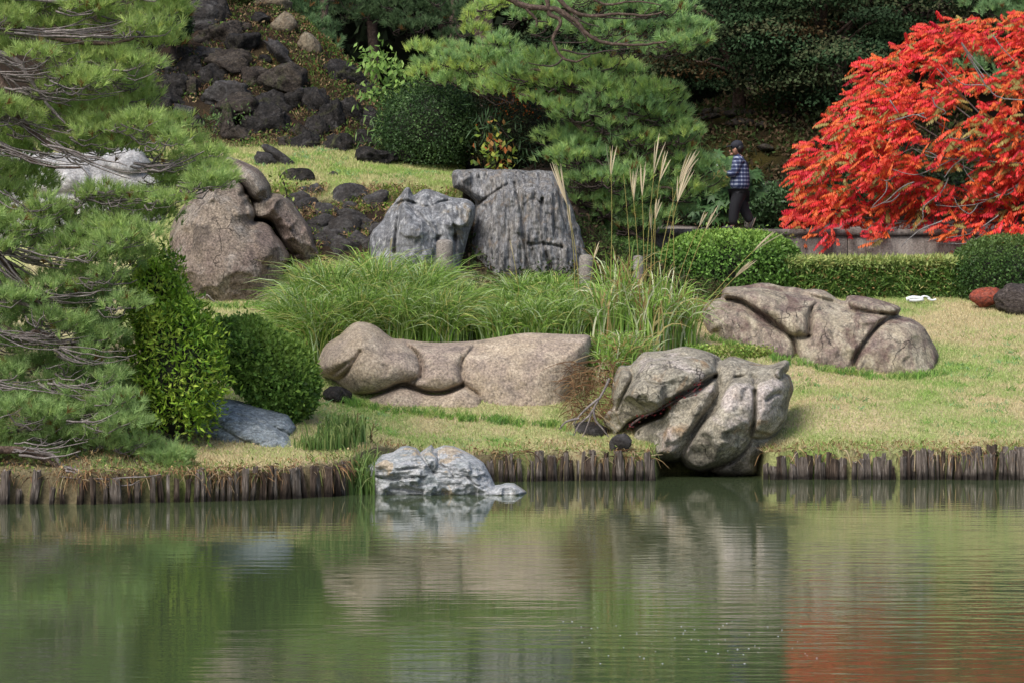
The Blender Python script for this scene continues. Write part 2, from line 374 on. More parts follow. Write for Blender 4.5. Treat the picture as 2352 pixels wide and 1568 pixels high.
# ------------------------------------------------------------------ the ground
XB = []  # bank line: (u at the bank, depth of the bank's foot)
BANK = np.array([(-2500, 47.0), (-300, 47.0), (0, 47.0), (200, 46.9), (400, 47.3), (600, 47.7), (760, 48.4), (800, 48.75), (835, 49.6), (880, 50.6), (1000, 51.2), (1130, 51.4), (1300, 51.7), (1500, 51.75),
                 (1520, 53.6), (1730, 53.8), (1752, 52.0), (1900, 52.0), (2352, 51.9), (2700, 51.9), (5000, 51.9)])
BX = (BANK[:, 0] - 1176) / F_PX * BANK[:, 1]
def bank_y(x): return np.interp(x, BX, BANK[:, 1])
ctl = []
def cp(u, v, d): ctl.append(at(u, v, d))
for u, v, d in [(450, 1010, 49.6), (600, 1040, 49.0), (720, 960, 51.2), (300, 1000, 50), (0, 1010, 49.5), (-400, 1000, 49.5),
                (810, 925, 53.6), (1000, 955, 53.1), (1200, 972, 53.0), (1300, 985, 52.9), (1420, 1010, 52.4), (1100, 1030, 52.0),
                (600, 760, 57.3), (500, 715, 58.8), (700, 700, 59.6), (300, 740, 58.5), (0, 740, 58.5), (-400, 740, 58.5), (300, 860, 54), (0, 860, 54),
                (900, 790, 56.0), (1300, 765, 56.4), (1450, 830, 55.0), (1450, 700, 58.6), (1600, 770, 57.0), (1640, 810, 56.2), (1750, 700, 61.0),
                (2000, 868, 56.2), (2352, 860, 56.5), (2352, 695, 61.9), (2100, 690, 62.0), (2700, 690, 62.0), (1850, 690, 62.0), (1850, 930, 54.0), (2100, 970, 53.3), (2352, 950, 53.8), (2700, 950, 53.8),
                (400, 705, 59.2), (500, 690, 59.8), (750, 610, 60.7), (880, 605, 60.7), (1000, 610, 60.8), (1200, 640, 60.6),
                (870, 438, 62.4), (1060, 438, 62.6), (1000, 398, 65.0), (760, 420, 63.4), (690, 425, 62.9), (700, 350, 65.4), (560, 340, 66.0), (560, 372, 64.0), (350, 345, 65.5), (0, 335, 65.5), (-400, 335, 65.5),
                (0, 600, 61.5), (300, 600, 61.5), (300, 430, 63), (0, 430, 63), (1180, 420, 65.5), (1330, 500, 63.5),
                (600, 320, 66.6), (600, 200, 68.2), (620, 100, 69.6), (560, 0, 71.2), (500, -120, 73.5), (420, 200, 68.4), (350, 60, 70.5), (0, 100, 70.2), (-400, 100, 70.2), (-400, -150, 75), (100, -120, 74),
                (650, 20, 70.9), (700, 100, 69.8), (750, 165, 69.2), (835, 235, 68.4), (930, 305, 67.6), (1050, 370, 66.8)]:
    cp(u, v, d)
for X, Y, Zz in [(-3, 74, 5.6), (-1, 72, 5.0), (1, 72, 4.6), (-1.5, 80, 5.0), (-6, 82, 8), (-12, 82, 9), (4, 71, 4.0), (3, 64, 3.1), (7, 63.5, 2.75), (12, 63.5, 2.75), (20, 63.5, 2.75), (4.5, 62.8, 2.7), (9, 63, 2.68), (3, 66, 3.7), (10, 66.5, 3.85), (20, 66.5, 3.85),
                 (3.5, 69.2, 4.0), (5.5, 69.4, 4.05), (12, 69.4, 4.1), (20, 69.5, 4.1), (4.5, 73, 5.6), (5.2, 76, 6.7), (9, 76, 6.8), (14, 76, 6.8), (4, 80, 6.5), (10, 84, 7.2), (20, 84, 7.2), (0, 92, 5.6), (-10, 95, 7), (12, 95, 7), (-25, 90, 8), (25, 92, 7), (-25, 70, 7.5), (25, 60, 2.6), (-25, 58, 2.4)]:
    ctl.append(np.array([X, Y, Zz]))
for x in np.arange(-27, 28, 1.5): ctl.append(np.array([x, bank_y(x) + 0.25, 0.46])); 
for x in np.arange(-27, 28, 3.0): ctl.append(np.array([x, bank_y(x) + 1.1, 0.66]))
ctl = np.array(ctl)
def _k(r2): return 0.5 * r2 * np.log(r2 + 1e-9)
def _fit(c):
    n = len(c); r2 = ((c[:, None, :2] - c[None, :, :2]) ** 2).sum(-1); A = np.zeros((n + 3, n + 3))
    A[:n, :n] = _k(r2) + np.eye(n) * 0.35; A[:n, n] = 1; A[:n, n + 1:] = c[:, :2]; A[n, :n] = 1; A[n + 1:, :n] = c[:, :2].T
    return np.linalg.solve(A, np.concatenate([c[:, 2], np.zeros(3)]))
WT = _fit(ctl)
def zg(x, y):
    x = np.atleast_1d(np.asarray(x, float)); y = np.atleast_1d(np.asarray(y, float)); sh = x.shape; x = x.ravel(); y = y.ravel()
    xc = np.clip(x, -26, 26); yc = np.clip(y, 40, 95)
    z = np.zeros(len(x))
    for s in range(0, len(x), 20000):
        e = slice(s, s + 20000)
        r2 = (xc[e, None] - ctl[None, :, 0]) ** 2 + (yc[e, None] - ctl[None, :, 1]) ** 2
        z[e] = _k(r2) @ WT[:-3] + WT[-3] + WT[-2] * xc[e] + WT[-1] * yc[e]
    # raised path behind its retaining wall
    pm = np.clip((x - 1.2) / 1.0, 0, 1) * np.clip((y - 65.5) / 0.12, 0, 1) * np.clip((69.4 - y) / 0.5, 0, 1)
    z = z * (1 - pm) + 3.86 * pm
    lm = np.clip((x - 1.6) / 1.0, 0, 1) * np.clip((y - 62.4) / 1.0, 0, 1) * (y < 65.5)
    z = z * (1 - lm) + 2.72 * lm
    hx, hy = (1362 - 1176) / F_PX * 53.8, 53.8
    z = z - .34 * np.exp(-((x - hx) / .36) ** 2 - ((y - hy) / .9) ** 2)
    z = np.maximum(z, 0.40) + 0.02 * fbm(np.c_[x * 1.3, y * 1.3, 0 * x], 2)
    return z.reshape(sh)
def ground_color(P):
    x, y, z = P.T
    n1 = fbm(np.c_[x * .55, y * .55, 0 * x], 3); n2 = fbm(np.c_[x * 2.5, y * 2.5, 0 * x + 4], 3)
    tan = np.array([.46, .39, .22]); grn = np.array([.23, .33, .085]); soil = np.array([.032, .022, .015]); grav = np.array([.26, .23, .2])
    t = np.clip(.38 + 1.3 * n1 + .9 * n2, 0, 1)[:, None]; c = tan * (1 - t) + grn * t
    up = np.clip((y - 62) / 2, 0, 1)[:, None] * (x < 0)[:, None]
    c = c * (1 - .5 * up) + np.array([.30, .33, .09]) * .5 * up
    w = np.zeros(len(x))
    hill = (x < 1.0) * np.clip((z - 5.35) / .25, 0, 1)
    behind = np.clip((y - 69.0) / .4, 0, 1)
    hedge = (x > 4.6) * np.clip((y - 62.3) / .15, 0, 1); rub = (x < -1.0) * (x > -5.0) * np.clip((y - 60.6) / .2, 0, 1) * np.clip((4.45 - z) / .12, 0, 1)
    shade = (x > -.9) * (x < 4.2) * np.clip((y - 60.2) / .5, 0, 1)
    left = np.clip((-4.4 - x) / .8, 0, 1) * (y < 57) * .6
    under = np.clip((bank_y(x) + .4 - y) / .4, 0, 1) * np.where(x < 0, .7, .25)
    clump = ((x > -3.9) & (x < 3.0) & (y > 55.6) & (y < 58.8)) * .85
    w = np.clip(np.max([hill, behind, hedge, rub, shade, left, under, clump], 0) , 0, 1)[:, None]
    s2 = soil * (1 + .5 * n2[:, None]) * np.where((y > 69) & (x > .5), .45, 1.)[:, None] + np.array([.05, .045, .0]) * np.clip(n1, 0, 1)[:, None]  # soil behind the path darkened, shade of the wood put into its colour
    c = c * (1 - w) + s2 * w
    pth = ((x > 1.6) & (y > 65.6) & (y < 69.1))[:, None]
    return np.where(pth, grav, c), w[:, 0]
xs = np.unique(np.concatenate([np.arange(-150, -27, 8.), np.arange(-27, -10, .6), np.arange(-10, 11, .16), np.arange(11, 27, .6), np.arange(27, 151, 8.)]))
ts = np.concatenate([[-0.001], np.arange(0, 3, .1), np.arange(3, 20, .16), np.arange(20, 32, .5), np.arange(32, 46, 2), np.arange(46, 400, 30)])
X, Tt = np.meshgrid(xs, ts); Yg = bank_y(X) + Tt; Zg = zg(X, Yg)
Zg[0] = -0.9
PG = np.stack([X, Yg, Zg], -1); I = np.arange(X.size).reshape(X.shape)
FG = np.stack([I[:-1, :-1], I[:-1, 1:], I[1:, 1:], I[1:, :-1]], -1).reshape(-1, 4)
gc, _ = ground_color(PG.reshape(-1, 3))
def groundmat():
    m, nt, bs = newmat('lawn_ground')
    a = nt.nodes.new('ShaderNodeAttribute'); a.attribute_name = 'Col'; p = pos(nt)
    c = mix(nt, a.outputs['Color'], ramp(nt, noise(nt, p, 22, 5, .75), [(.25, G(.35)), (.5, G(.9)), (.75, G(1.5))]), 1.0, 'MULTIPLY')
    nt.links.new(c, bs.inputs['Base Color']); bs.inputs['Roughness'].default_value = .95; bs.inputs['Specular IOR Level'].default_value = .1
    bump(nt, bs, noise(nt, p, 18, 5, .75), .8, .04); return m
M['ground'] = groundmat()
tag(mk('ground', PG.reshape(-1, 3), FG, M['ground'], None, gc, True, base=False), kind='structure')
bed = mk('pond_bed', [(-150, -120, -1.0), (150, -120, -1.0), (150, 60, -1.0), (-150, 60, -1.0)], np.array([[0, 1, 2, 3]]), M['core'], base=False); tag(bed, kind='structure')
# water
def watermat():
    m, nt, bs = newmat('pond_water')
    bs.inputs['Base Color'].default_value = (.062, .084, .038, 1); bs.inputs['Roughness'].default_value = .03; bs.inputs['IOR'].default_value = 1.45
    g = nt.nodes.new('ShaderNodeNewGeometry'); sx = nt.nodes.new('ShaderNodeSeparateXYZ'); nt.links.new(g.outputs['Position'], sx.inputs[0])
    mr = nt.nodes.new('ShaderNodeMapRange'); mr.inputs[1].default_value = 50.5; mr.inputs[2].default_value = 42.0; mr.inputs[3].default_value = .10; mr.inputs[4].default_value = 1.0
    nt.links.new(sx.outputs[1], mr.inputs[0])
    pa = noise(nt, pos(nt, (.10, .25, 1)), 1.0, 2)
    amp = nt.nodes.new('ShaderNodeMath'); amp.operation = 'MULTIPLY'; nt.links.new(mr.outputs[0], amp.inputs[0])
    pr = nt.nodes.new('ShaderNodeMapRange'); pr.inputs[1].default_value = .35; pr.inputs[2].default_value = .65; pr.inputs[3].default_value = .5; pr.inputs[4].default_value = 1.3
    nt.links.new(pa, pr.inputs[0]); pxr = nt.nodes.new('ShaderNodeMapRange'); pxr.inputs[1].default_value = 0.; pxr.inputs[2].default_value = 6.; pxr.inputs[3].default_value = .8; pxr.inputs[4].default_value = 1.7; nt.links.new(sx.outputs[0], pxr.inputs[0]); am2 = nt.nodes.new('ShaderNodeMath'); am2.operation = 'MULTIPLY'; nt.links.new(pr.outputs[0], am2.inputs[0]); nt.links.new(pxr.outputs[0], am2.inputs[1]); nt.links.new(am2.outputs[0], amp.inputs[1])
    n1 = noise(nt, pos(nt, (1.0, 3.6, 1)), 1.0, 2, .5); n2 = noise(nt, pos(nt, (4.5, 9, 1)), 1.0, 3, .6)
    s = nt.nodes.new('ShaderNodeMath'); s.operation = 'MULTIPLY_ADD'; nt.links.new(n2, s.inputs[0]); s.inputs[1].default_value = .22; nt.links.new(n1, s.inputs[2])
    h = nt.nodes.new('ShaderNodeMath'); h.operation = 'MULTIPLY'; nt.links.new(s.outputs[0], h.inputs[0]); nt.links.new(amp.outputs[0], h.inputs[1])
    bump(nt, bs, h.outputs[0], 1.0, .0052); return m
M['water'] = watermat()
tag(mk('water', [(-150, -120, 0), (150, -120, 0), (150, 60, 0), (-150, 60, 0)], np.array([[0, 1, 2, 3]]), M['water'], base=False), kind='structure')
# ground on the photographer's side of the pond
tag(mk('near_shore', [(-150, -400, .3), (150, -400, .3), (150, -60, .3), (-150, -60, .3), (-150, -58, -1), (150, -58, -1)], np.array([[0, 1, 2, 3], [3, 2, 5, 4]]), M['ground'], None, (.15, .2, .06), base=False), kind='structure')

# lawn blades, denser where near
def lawn(n, name, xr, yr, hgt, w, parent=None):
    x = rng.uniform(*xr, n); y = rng.uniform(*yr, n)
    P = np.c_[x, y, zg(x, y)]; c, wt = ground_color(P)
    ok = (rng.uniform(size=n) > wt * 1.1) & (y > bank_y(x) + .05) & ~((x > 1.6) & (y > 62.7)); P = P[ok]; c = c[ok]; n = len(P)
    A = np.c_[rng.normal(size=(n, 2)) * .55, np.ones(n)]
    k = fbm(P * 1.7 + 9, 3); dry = rng.uniform(size=n) < np.clip(.50 - 1.6 * k, .06, .92)
    col = np.where(dry[:, None], np.array([.62, .52, .31]), np.array([.28, .43, .11])) * rng.uniform(.6, 1.3, (n, 1)) * .6 + c * .55
    d = nrm(A); L = hgt * rng.uniform(.5, 1.3, n); s = nrm(np.c_[rng.normal(size=n), rng.normal(size=n) * .3, np.zeros(n)])
    V = np.stack([P - s * w / 2, P + s * w / 2, P + d * L[:, None]], 1).reshape(-1, 3)
    o = mk(name, V, np.arange(n * 3).reshape(-1, 3), M['dry'], parent, np.repeat(col, 3, 0))
    return o
tag(lawn(390000, 'grass', (-6, 12.5), (47, 63), .055, .012), kind='stuff')
def tufts(name, pts, n, jit, H=.12):
    pts = np.array([at(u, v, d) for u, v, d in smooth_poly3(pts)]); i = rng.integers(0, len(pts), n); x = pts[i, 0] + rng.normal(size=n) * jit; y = pts[i, 1] + rng.normal(size=n) * jit * .5; P = np.c_[x, y, zg(x, y)]
    m = 7; P = np.repeat(P, m, 0) + rng.normal(size=(n * m, 3)) * [.02, .02, 0]; hh = np.repeat(rng.uniform(.4, 1.2, n), m) * H; t = np.linspace(0, 1, 4)[None, :, None]
    C = P[:, None] + np.concatenate([rng.normal(size=(n * m, 1, 2)) * .05 * t ** 1.5, hh[:, None, None] * t], -1); V, F = ribbons(C, np.array([[.005, .005, .004, .001]]).repeat(n * m, 0))
    c = np.array([[.17, .34, .06], [.24, .42, .08], [.34, .44, .12], [.13, .26, .06]])[np.repeat(rng.integers(0, 4, n), m)] * rng.uniform(.7, 1.2, (n * m, 1)); return tag(mk(name, V, F, M['leaf'], None, np.repeat(c, 8, 0)), kind='stuff')
def smooth_poly3(pts):
    p = np.array(pts, float); k = np.linspace(0, len(p) - 1, 60); return np.stack([np.interp(k, np.arange(len(p)), p[:, j]) for j in range(3)], 1)
tufts('grass_tufts', [(745, 912, 53.7), (820, 935, 53.4), (1000, 955, 53.1), (1150, 968, 53.0), (1290, 980, 52.9)], 230, .10)
tufts('grass_tufts', [(1640, 812, 56.8), (1760, 835, 56.5), (1900, 850, 56.3), (2050, 868, 56.1), (2160, 850, 56.5)], 230, .12)
tufts('grass_tufts', [(400, 700, 59.3), (520, 705, 59.2), (640, 700, 59.4)], 90, .12)
def on_lawn(name, n, u0, u1, d0, d1, H):
    q = rng.uniform(0, 1, (n, 2)); d = d0 + (d1 - d0) * q[:, 0]; u = u0 + (u1 - u0) * q[:, 1]; x = (u - 1176) / F_PX * d; k = fbm(np.c_[x * .9, d * .9, 0 * x + 50], 2) > .05; x, d = x[k], d[k]; n = len(x); m = 8
    P = np.repeat(np.c_[x, d, zg(x, d)], m, 0) + rng.normal(size=(n * m, 3)) * [.05, .05, 0]; t = np.linspace(0, 1, 4)[None, :, None]
    C = P[:, None] + np.concatenate([rng.normal(size=(n * m, 1, 2)) * .05 * t ** 1.5, H * rng.uniform(.4, 1.3, (n * m, 1, 1)) * t], -1); V, F = ribbons(C, np.array([[.006, .006, .004, .001]]).repeat(n * m, 0))
    c = np.array([[.18, .36, .07], [.25, .42, .10], [.22, .40, .16]])[np.repeat(rng.integers(0, 3, n), m)] * rng.uniform(.7, 1.2, (n * m, 1)); return tag(mk(name, V, F, M['leaf'], None, np.repeat(c, 8, 0)), kind='stuff')
on_lawn('lawn_weeds', 420, 1830, 2400, 52.6, 61.5, .07)
on_lawn('lawn_weeds', 200, 700, 1420, 51.8, 53.4, .06)
on_lawn('lawn_weeds', 260, 520, 1060, 62.7, 66.0, .07)
tag(lawn(80000, 'grass', (-7.5, .5), (61.5, 67.2), .06, .014), kind='stuff')

# ------------------------------------------------------------------ the large stones
zE = lambda p: Z(2350, 1350, .38265, p)
rE = relief_rock('boulder', zE([(165, 870), (200, 780), (270, 710), (250, 640), (255, 540), (275, 420), (320, 310), (370, 285), (450, 285), (560, 170), (620, 145), (800, 135), (950, 100), (1020, 92), (1150, 115), (1300, 160), (1380, 205), (1410, 235), (1480, 195), (1560, 200), (1700, 245), (1850, 280), (1940, 275), (2060, 230), (2112, 262), (2100, 340), (2070, 372), (2110, 390), (2140, 460), (2155, 540), (2120, 640), (2095, 740), (2080, 850), (2000, 980), (1900, 1110), (1830, 1220), (1780, 1330), (1750, 1440), (1500, 1450), (1380, 1440), (1280, 1395), (1170, 1402), (1060, 1370), (1010, 1330), (975, 1290), (900, 1305), (700, 1290), (600, 1240), (500, 1180), (400, 1130), (290, 1060), (260, 970), (200, 930)]),
    52.9, .95, 120, M['granite_shore'], step=2.6, chips=20, chip_r=(22, 60), lean=.28, noise=(.06, 2.2), rid=.03, facet=.05,
    lobes=[(zE([(280, 1040), (400, 900), (440, 862), (560, 810), (700, 770), (820, 715), (810, 790), (740, 850), (620, 905), (520, 985), (470, 1060), (400, 1060)]), -.75, 11),
           (zE([(320, 760), (380, 600), (470, 420), (560, 270), (800, 200), (1000, 195), (1180, 185), (1280, 230), (1345, 320), (1345, 390), (1250, 440), (1080, 520), (950, 580), (830, 680), (700, 760), (560, 800), (430, 860), (350, 840)]), .34, 42),
           (zE([(490, 1080), (600, 950), (770, 870), (820, 740), (950, 640), (1130, 600), (1330, 440), (1375, 560), (1290, 700), (1150, 900), (1070, 1060), (980, 1180), (960, 1300), (700, 1300), (560, 1230)]), .26, 34),
           (zE([(1370, 660), (1480, 460), (1560, 420), (1740, 420), (1750, 800), (1710, 950), (1690, 1080), (1600, 1220), (1450, 1310), (1300, 1375), (1170, 1405), (1040, 1360), (980, 1250), (1080, 1080), (1200, 900), (1330, 740)]), .30, 36),
           (zE([(1755, 430), (1790, 340), (1900, 300), (1980, 290), (2080, 370), (2140, 450), (2155, 560), (2095, 750), (2075, 870), (1960, 1010), (1850, 1050), (1740, 1030), (1710, 940), (1755, 760)]), .22, 30),
           (zE([(1960, 300), (2060, 235), (2110, 265), (2090, 350), (2010, 420), (1960, 380)]), .22, 14),
           (zE([(1380, 280), (1480, 210), (1850, 285), (1770, 380), (1540, 405), (1420, 500), (1385, 430)]), .10, 40),
           (zE([(255, 560), (320, 320), (500, 300), (440, 470), (330, 740), (270, 700)]), .16, 34)],
    grooves=[(zE([(430, 900), (560, 850), (750, 790), (850, 700), (980, 600), (1150, 520), (1330, 400)]), .42, 5), (zE([(500, 860), (640, 850), (780, 800), (820, 740)]), .5, 12),
             (zE([(1370, 220), (1350, 330), (1365, 520), (1330, 660), (1220, 820), (1100, 990)]), .20, 8), (zE([(1545, 410), (1760, 415)]), .09, 3),
             (zE([(1745, 560), (1740, 900), (1700, 1040), (1850, 1060), (1980, 1000)]), .16, 5), (zE([(1700, 1090), (1600, 1230), (1450, 1320), (1250, 1390)]), .2, 5),
             (zE([(610, 430), (640, 470), (760, 490), (830, 470)]), .06, 2.5), (zE([(440, 320), (470, 420), (380, 600), (310, 760)]), .2, 5), (zE([(1880, 650), (1940, 600), (2000, 580)]), .12, 4), (zE([(350, 860), (420, 960), (330, 1050)]), .3, 12)])
tag(rE, 'large grey-green lichened boulder overhanging the water, pointed ear-like tip at its right', 'boulder')
zD = lambda p: Z(1000, 800, .6379, p)
rD = relief_rock('boulder', zD([(422, 1050), (440, 970), (480, 900), (560, 850), (620, 790), (680, 763), (760, 775), (820, 810), (890, 865), (960, 870), (1060, 885), (1200, 892), (1400, 882), (1500, 868), (1620, 848), (1740, 832), (1900, 838), (2040, 843), (2115, 845), (2138, 870), (2135, 960), (2090, 1100), (2040, 1230), (2010, 1400), (1960, 1520), (1430, 1520), (900, 1500), (700, 1400), (620, 1260), (540, 1150), (470, 1110)]),
    54.25, .72, 95, M['granite'], step=3.2, chips=0, lean=.30, noise=(.045, 1.8), fine=.01,
    lobes=[(zD([(425, 1050), (480, 920), (570, 860), (680, 775), (800, 810), (890, 870), (980, 910), (1040, 960), (1075, 1050), (1060, 1110), (960, 1145), (860, 1185), (760, 1215), (660, 1222), (560, 1150), (480, 1115)]), .38, 60),
           (zD([(990, 895), (1180, 905), (1400, 890), (1345, 980), (1320, 1050), (1335, 1140), (1290, 1180), (1200, 1205), (1100, 1200), (1030, 1160), (1078, 1060), (1045, 960)]), .27, 46),
           (zD([(1380, 895), (1700, 850), (2110, 850), (2130, 1000), (2040, 1230), (1990, 1500), (1450, 1500), (1460, 1260), (1335, 1130), (1330, 1000)]), .12, 110),
           (zD([(640, 1235), (780, 1222), (940, 1172), (1090, 1212), (1220, 1212), (1330, 1172), (1425, 1215), (1455, 1290), (1440, 1480), (800, 1480)]), .24, 36)],
    grooves=[(zD([(985, 905), (1050, 965), (1078, 1040), (1070, 1110)]), .14, 5), (zD([(470, 1110), (550, 1130), (620, 1060), (690, 950)]), .14, 5), (zD([(520, 1090), (560, 1060), (640, 1000)]), .08, 4),
             (zD([(640, 1232), (760, 1222), (860, 1192), (950, 1156), (1040, 1180), (1120, 1206), (1220, 1204), (1330, 1162)]), .34, 4.5), (zD([(1330, 1000), (1325, 1080), (1340, 1160), (1430, 1220)]), .08, 5)])
tag(rD, 'long smooth tan boulder shaped like a reclining torso in the middle of the grassy bank', 'boulder')
zF = lambda p: Z(2750, 1100, .44643, p)
rF = relief_rock('boulder', zF([(135, 300), (190, 230), (300, 205), (310, 150), (350, 110), (450, 105), (560, 90), (640, 72), (740, 75), (850, 105), (960, 110), (1050, 130), (1140, 125), (1240, 145), (1340, 215), (1415, 232), (1430, 190), (1520, 185), (1650, 205), (1760, 235), (1880, 275), (1915, 310), (1890, 362), (1990, 385), (2060, 420), (2130, 480), (2190, 590), (2240, 680), (2255, 760), (2235, 860), (2210, 1000), (2000, 1060), (1400, 1060), (1000, 1000), (700, 920), (320, 780), (160, 560)]),
    57.3, .85, 110, M['granite_lawn'], step=3.2, chips=30, chip_r=(22, 60), lean=.55, noise=(.05, 2.0), rid=.02, facet=.03,
    lobes=[(zF([(150, 330), (200, 250), (350, 232), (480, 292), (600, 392), (780, 482), (900, 545), (960, 640), (978, 800), (960, 960), (320, 760), (160, 530)]), .26, 38),
           (zF([(305, 200), (340, 120), (600, 112), (800, 140), (1000, 190), (1150, 225), (1105, 320), (1085, 540), (1000, 560), (925, 545), (800, 430), (620, 318), (480, 232), (360, 212)]), .36, 32),
           (zF([(1110, 320), (1190, 250), (1400, 265), (1500, 335), (1680, 355), (1820, 362), (1770, 415), (1650, 505), (1560, 640), (1490, 760), (1470, 980), (1100, 980), (985, 820), (965, 570), (1085, 550)]), .26, 36),
           (zF([(1500, 720), (1650, 525), (1800, 405), (1900, 385), (2060, 425), (2200, 600), (2250, 760), (2200, 1000), (1490, 1000)]), .26, 38),
           (zF([(1425, 240), (1520, 190), (1700, 222), (1905, 300), (1885, 355), (1700, 340), (1500, 300)]), .30, 22),
           (zF([(1060, 142), (1160, 130), (1340, 215), (1200, 215)]), .08, 14)],
    grooves=[(zF([(360, 215), (480, 245), (620, 335), (780, 455), (930, 560), (975, 680), (980, 800)]), .22, 5), (zF([(930, 555), (1100, 552)]), .12, 4), (zF([(1105, 300), (1100, 420), (1090, 540)]), .12, 6),
             (zF([(1840, 370), (1720, 440), (1600, 600), (1500, 760), (1480, 900)]), .20, 5), (zF([(1480, 215), (1600, 240), (1640, 250)]), .2, 3.5), (zF([(560, 105), (800, 130), (1100, 190), (1300, 245), (1500, 330)]), .12, 5), (zF([(1700, 262), (1790, 300)]), .08, 3), (zF([(1740, 345), (1890, 360)]), .2, 3.5)])
tag(rF, 'wide brown and cream boulder with overlapping rounded lobes lying on the open lawn', 'boulder')
zC = lambda p: Z(1400, 650, .44643, p)
rC = relief_rock('standing_stone', zC([(912, 120), (945, 78), (1050, 66), (1300, 68), (1600, 70), (1800, 76), (1850, 120), (1920, 200), (1960, 330), (2010, 480), (2060, 620), (2090, 750), (2150, 860), (2180, 960), (2200, 1100), (2200, 1250), (1100, 1250), (1050, 1000), (1030, 800), (1100, 600), (1130, 400), (1060, 300), (930, 220)]),
    61.6, .9, 120, M['schist'], step=2.6, chips=70, chip_r=(14, 46), lean=.25, noise=(.07, 2.0), stretch=(3.4, 1, .7), rid=.06, facet=.08, jag=6, fine=.03,
    lobes=[(zC([(1130, 410), (1400, 210), (1500, 170), (1750, 200), (1900, 230), (1960, 400), (2080, 760), (2190, 1200), (1110, 1200), (1060, 820), (1120, 600)]), .20, 40)],
    grooves=[(zC([(1130, 400), (1260, 290), (1400, 205)]), .12, 3), (zC([(1480, 190), (1540, 450), (1560, 700), (1600, 1000)]), .22, 4.5), (zC([(1720, 330), (1715, 560), (1740, 760), (1850, 1100)]), .18, 4.5), (zC([(1880, 230), (1900, 450), (1960, 640), (2060, 860)]), .18, 4),
             (zC([(1300, 330), (1330, 500), (1350, 800)]), .10, 3), (zC([(1600, 740), (1740, 730), (1900, 760)]), .14, 4), (zC([(1560, 380), (1640, 320), (1700, 360)]), .12, 3)], sharp=1)
tag(rC, 'tall dark flat-topped standing stone with vertical ridges behind the grass clumps', 'standing stone')
rB = relief_rock('standing_stone', zC([(182, 650), (280, 540), (330, 440), (390, 370), (470, 270), (500, 228), (540, 232), (570, 290), (630, 252), (700, 242), (800, 270), (900, 310), (1050, 332), (1120, 390), (1125, 480), (1090, 570), (1040, 740), (1000, 900), (980, 1000), (980, 1200), (200, 1200), (180, 900)]),
    60.7, .7, 90, M['schist_smooth'], step=2.6, chips=36, chip_r=(16, 50), lean=.3, noise=(.08, 1.8), stretch=(1.8, 1, .8), rid=.06, facet=.09, jag=2,
    lobes=[(zC([(470, 352), (600, 480), (775, 655), (720, 900), (700, 1250), (420, 1250), (430, 500)]), .42, 50), (zC([(560, 385), (850, 360), (900, 450), (930, 650), (900, 1000), (790, 690), (650, 480)]), .16, 30),
           (zC([(895, 330), (1122, 392), (1112, 500), (1060, 570), (930, 560), (888, 430)]), .30, 26), (zC([(480, 350), (500, 235), (560, 290), (560, 370)]), .15, 15)],
    grooves=[(zC([(390, 392), (500, 345), (640, 390), (720, 392), (830, 350), (900, 345)]), .16, 3), (zC([(460, 370), (430, 520), (400, 800)]), .14, 4), (zC([(930, 575), (950, 900)]), .12, 5), (zC([(780, 690), (860, 640), (930, 680)]), .14, 6)], sharp=1)
tag(rB, 'pale blue-grey standing stone with a knobbed tip, left of the taller dark one', 'standing stone')
zA = lambda p: Z(550, 600, .44643, p)
rA = relief_rock('boulder', zA([(292, 900), (285, 780), (330, 620), (480, 420), (640, 290), (740, 242), (830, 240), (920, 290), (960, 340), (965, 390), (1000, 410), (1010, 470), (1050, 530), (1060, 590), (1045, 640), (1130, 645), (1200, 690), (1240, 760), (1300, 830), (1340, 900), (1368, 960), (1340, 1010), (1310, 1150), (1300, 1520), (700, 1560), (480, 1480), (310, 1280), (288, 1060)]),
    60.4, 1.25, 110, M['granite_left'], step=3, chips=26, chip_r=(30, 80), lean=.35, noise=(.05, 1.7),
    lobes=[(zA([(640, 300), (740, 250), (900, 290), (960, 350), (960, 400), (860, 400), (800, 560), (640, 560)]), .14, 40), (zA([(1080, 650), (1200, 700), (1360, 960), (1330, 1030), (1150, 1050), (1050, 850)]), .16, 40), (zA([(985, 470), (1050, 540), (1055, 600), (1020, 630), (985, 580)]), .12, 14)],
    grooves=[(zA([(860, 410), (830, 520), (900, 640)]), .10, 9), (zA([(1160, 1045), (1330, 1020)]), .16, 4), (zA([(625, 1310), (630, 1500)]), .12, 7)])
tag(rA, 'big broad speckled brown boulder rising at the left behind the clipped shrub', 'boulder')
rA2 = relief_rock('boulder', zA([(780, 60), (870, 78), (960, 110), (1080, 170), (1150, 250), (1195, 330), (1200, 385), (1300, 400), (1400, 480), (1480, 600), (1560, 720), (1600, 850), (1645, 930), (1660, 1060), (1500, 1080), (1430, 1000), (1340, 900), (1260, 780), (1190, 655), (1120, 640), (1040, 625), (1030, 560), (1020, 470), (960, 380), (880, 290), (800, 230)]),
    61.2, .8, 60, M['granite_left'], step=3, chips=16, chip_r=(20, 46), lean=.25, noise=(.05, 2),
    lobes=[(zA([(800, 80), (1070, 180), (1190, 340), (1170, 440), (1040, 450), (940, 320), (830, 220)]), .28, 30), (zA([(1180, 420), (1300, 405), (1480, 610), (1600, 860), (1540, 920), (1440, 930), (1320, 830), (1200, 650), (1060, 600), (1060, 500)]), .34, 36)],
    grooves=[(zA([(1030, 460), (1170, 440), (1200, 400)]), .22, 6), (zA([(1420, 930), (1520, 900), (1590, 840)]), .14, 5)])
tag(rA2, 'elongated brown boulder leaning diagonally down the right side of the broad boulder', 'boulder')
